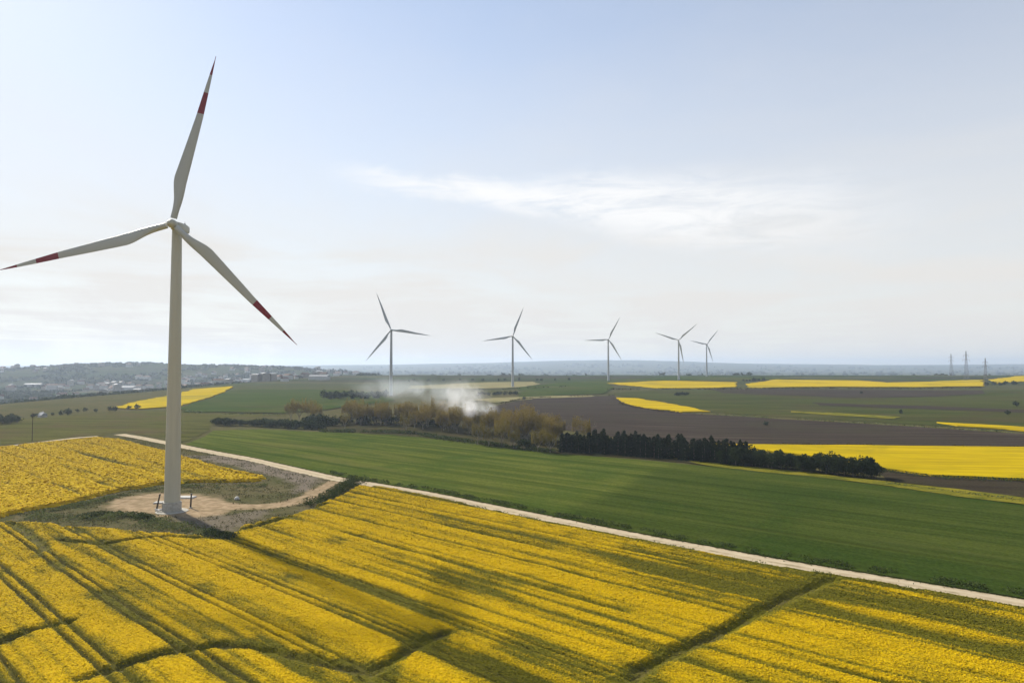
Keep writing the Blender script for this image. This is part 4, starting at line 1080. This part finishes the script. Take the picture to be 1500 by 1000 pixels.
HS = [house_mesh(9, 12, 6, 3, M_WALLW, M_TILE, 'house'), house_mesh(9, 14, 6.5, 3, M_WALLC, M_TILE, 'house'), house_mesh(12, 18, 10, 2.5, M_WALLW, M_TILE, 'house'), house_mesh(11, 11, 12, 1.5, M_WALLC, M_ROOFG, 'house')]
g = np.random.default_rng(77); cnt = 0
while cnt < 190:
    y = g.uniform(1250, 3100); u = g.uniform(-0.82, -0.22); x = u * y
    dn = fbm(np.array([x / 260]), np.array([y / 420]), 140, 3)[0]
    if dn < 0.52 or x > -420: continue
    o = link('house', HS[g.integers(0, 4)].copy() if False else HS[g.integers(0, 4)])
    s_ = g.uniform(0.9, 1.5); o.location = (x, y, hz(x, y) - 0.4); o.scale = (s_, s_, s_); o.rotation_euler = (0, 0, g.uniform(0, 3.14))
    tag(o, 'tiny far house of the town on the valley side', 'house', 'houses of the valley town'); cnt += 1
def shed(px, w, l, h, rz, label):
    x, y = G(*px); m = house_mesh(w, l, h, 2.0, M_WALLW, M_ROOFG, 'shed'); o = link('shed', m); o.location = (x, y, hz(x, y) - 0.4); o.rotation_euler = (0, 0, rz); tag(o, label, 'shed')
shed((186, 571), 26, 52, 9, R(85), 'long white shed on the hillside above the yellow strip')
shed((468, 556), 15, 40, 8, R(80), 'long pale shed at the edge of the far town')
shed((62, 611), 4, 6, 2.4, R(60), 'small white hut on the slope by the valley pylon')
shed((362, 559), 18, 30, 9, R(70), 'pale far shed above the green field by the town')
shed((50, 566), 22, 46, 8, R(95), 'cream far shed in the valley below the pale horizon')

# ------------------------------------------------------------------ pylons and poles
def pylon_mesh(h, w):
    m = MB(); lv = [0, 0.14, 0.27, 0.39, 0.50, 0.60, 0.69, 0.77, 0.85, 0.93, 1.0]
    def wd(t): return w * (1 - t) ** 1.15 + w * 0.12
    r = 0.11
    for a, b in zip(lv[:-1], lv[1:]):
        A = [(sx * wd(a) / 2, sy * wd(a) / 2, a * h) for sx, sy in ((-1, -1), (1, -1), (1, 1), (-1, 1))]
        B = [(sx * wd(b) / 2, sy * wd(b) / 2, b * h) for sx, sy in ((-1, -1), (1, -1), (1, 1), (-1, 1))]
        for k in range(4):
            m.tube(A[k], B[k], r, r, 4); m.tube(A[k], B[(k + 1) % 4], r * 0.6, r * 0.6, 4); m.tube(A[(k + 1) % 4], B[k], r * 0.6, r * 0.6, 4); m.tube(B[k], B[(k + 1) % 4], r * 0.6, r * 0.6, 4)
    return m.mesh('lattice_body', M_STEEL)
def arm_mesh(L):
    m = MB()
    for s_ in (-1, 1):
        m.tube((0, 0.4, 0), (s_ * L, 0, 0), 0.12, 0.08, 4); m.tube((0, -0.4, 0), (s_ * L, 0, 0), 0.12, 0.08, 4); m.tube((0, 0, 1.6), (s_ * L, 0, 0), 0.10, 0.08, 4)
        for f_ in (0.35, 0.7): m.tube((s_ * L * f_, 0, 0), (s_ * L * f_, 0, 1.6 * (1 - f_)), 0.06, 0.06, 4)
    return m.mesh('cross_arm', M_STEEL)
def ins_mesh(L):
    m = MB()
    for s_ in (-1, 1): m.tube((s_ * L, 0, 0), (s_ * L, 0, -2.2), 0.11, 0.11, 6)
    return m.mesh('insulator', M_DARKMET)
PY = pylon_mesh(40, 4.6); ARM = [arm_mesh(6.5), arm_mesh(8.5)]; INS = [ins_mesh(6.5), ins_mesh(8.5)]
def pylon(px, depth, top_v, rz, label, group=None):
    """stands on the land at the given distance"""
    u, _ = px; x = (u - 750) / 1000 * depth; b = hz(x, depth); top = CAM_Z + (536 - top_v) / 1000 * depth
    o = empty('steel_pylon', (x, depth, b - 0.3), rz, (top - b) / 40)
    link('lattice_body', PY, o)
    for z, k in ((28, 1), (34, 0)):
        a = link('cross_arm', ARM[k], o); a.location = (0, 0, z); link('insulator', INS[k], a)
    return tag(o, label, 'pylon', group)
pylon((1443, 0), 1120, 524, 0.5, 'steel lattice pylon at the end of the long yellow strip', 'steel pylons')
pylon((1415, 0), 1420, 514, 0.5, 'tallest grey lattice pylon behind the long yellow strip', 'steel pylons')
pylon((1393, 0), 1750, 518, 0.5, 'faint farthest lattice pylon on the ridge', 'steel pylons')
pylon((21, 0), 800, 578, 0.3, 'lattice pylon standing on the valley slope', 'steel pylons')
def pole(px, top_v, label):
    x, y = G(*px); b = hz(x, y); h = CAM_Z + (536 - top_v) / 1000 * y - b
    o = empty('utility_pole', (x, y, b)); m = MB(); m.tube((0, 0, -0.4), (0, 0, h), 0.20, 0.14, 8); m.build('shaft', M_WOODP, o, True, 40)
    m = MB(); m.box((0, 0, h - 0.5), (2.2, 0.14, 0.14)); c = m.build('cross_arm', M_WOODP, o)
    m = MB()
    for k in (-0.95, 0, 0.95): m.tube((k, 0, h - 0.43), (k, 0, h - 0.15), 0.06, 0.05, 6)
    m.build('insulator', M_DARKMET, c)
    tag(o, label, 'pole')
pole((47, 646), 604, 'thin wooden utility pole on the crest behind the rear rapeseed')

# ------------------------------------------------------------------ smoke among the trees
def smoke(name, loc, dim, dens, seed, label, col, scale, lo, rot=0.0):
    m = MB(); m.lathe([(0.05, -1.0), (0.6, -0.8), (0.95, -0.3), (1.0, 0.2), (0.8, 0.6), (0.45, 0.9), (0.05, 1.0)], 16)
    o = m.build(name, None, None, True)
    mat = bpy.data.materials.new(name); mat.use_nodes = True; nt = mat.node_tree; nt.nodes.clear()
    out = nt.nodes.new('ShaderNodeOutputMaterial'); pv = nt.nodes.new('ShaderNodeVolumePrincipled'); nt.links.new(pv.outputs[0], out.inputs['Volume'])
    pv.inputs['Color'].default_value = col; pv.inputs['Anisotropy'].default_value = 0.35
    tc = nt.nodes.new('ShaderNodeTexCoord'); mp = nt.nodes.new('ShaderNodeMapping'); nt.links.new(tc.outputs['Object'], mp.inputs[0])
    mp.inputs['Scale'].default_value = (dim[0] / scale, dim[1] / scale, dim[2] / scale * 1.2); mp.inputs['Location'].default_value = (seed, seed * 2, 0)
    nn = nt.nodes.new('ShaderNodeTexNoise'); nt.links.new(mp.outputs[0], nn.inputs['Vector']); nn.inputs['Scale'].default_value = 1.0; nn.inputs['Detail'].default_value = 4; nn.inputs['Roughness'].default_value = 0.6; nn.inputs['Distortion'].default_value = 0.8
    mr = nt.nodes.new('ShaderNodeMapRange'); mr.interpolation_type = 'SMOOTHSTEP'; nt.links.new(nn.outputs['Fac'], mr.inputs['Value']); mr.inputs['From Min'].default_value = lo; mr.inputs['From Max'].default_value = lo + 0.28
    ln = nt.nodes.new('ShaderNodeVectorMath'); ln.operation = 'LENGTH'; nt.links.new(tc.outputs['Object'], ln.inputs[0])
    fo = nt.nodes.new('ShaderNodeMapRange'); fo.interpolation_type = 'SMOOTHSTEP'; nt.links.new(ln.outputs['Value'], fo.inputs['Value']); fo.inputs['From Min'].default_value = 0.15; fo.inputs['From Max'].default_value = 0.92; fo.inputs['To Min'].default_value = 1.0; fo.inputs['To Max'].default_value = 0.0
    mu = nt.nodes.new('ShaderNodeMath'); mu.operation = 'MULTIPLY'; nt.links.new(mr.outputs[0], mu.inputs[0]); nt.links.new(fo.outputs[0], mu.inputs[1])
    m2 = nt.nodes.new('ShaderNodeMath'); m2.operation = 'MULTIPLY'; nt.links.new(mu.outputs[0], m2.inputs[0]); m2.inputs[1].default_value = dens
    nt.links.new(m2.outputs[0], pv.inputs['Density'])
    o.data.materials.clear(); o.data.materials.append(mat)
    o.location = loc; o.scale = dim; o.rotation_euler = (0, rot, 0)
    return tag(o, label, 'smoke', None, 'stuff')
SY = 430
def sp(u, v, y=SY): return ((u - 750) / 1000 * y, y, CAM_Z - (v - 536) / 1000 * y)
smoke('smoke_plume', sp(678, 583), (23, 13, 16), 0.065, 3, 'white smoke plume rising from the brown trees', (0.97, 0.98, 1.0, 1), 9.5, 0.33)
smoke('smoke_core', sp(689, 600, 412), (7, 6, 8.5), 0.22, 6, 'dense bright smoke column at the foot of the plume', (0.98, 0.98, 1.0, 1), 5.5, 0.30)
smoke('smoke_drift', sp(606, 572, 462), (58, 22, 12), 0.026, 8, 'thin bluish smoke drifting left over the brown trees', (0.86, 0.93, 1.0, 1), 17.0, 0.33, R(4))
smoke('smoke_wisp', sp(712, 599, 405), (10, 8, 6), 0.10, 5, 'small pale smoke wisp low beside the ploughed field', (0.86, 0.90, 0.97, 1), 6.0, 0.34)

# ------------------------------------------------------------------ haze in the air
m = MB(); m.box((0, 6500, 70), (29000, 20000, 250)); hzb = m.build('haze', None)
hm = bpy.data.materials.new('haze'); hm.use_nodes = True; nt = hm.node_tree; nt.nodes.clear()
out = nt.nodes.new('ShaderNodeOutputMaterial'); pv = nt.nodes.new('ShaderNodeVolumePrincipled'); nt.links.new(pv.outputs[0], out.inputs['Volume'])
pv.inputs['Color'].default_value = (0.62, 0.75, 0.96, 1); pv.inputs['Density'].default_value = 0.000095; pv.inputs['Anisotropy'].default_value = 0.30
hzb.data.materials.clear(); hzb.data.materials.append(hm)
tag(hzb, kind='stuff')
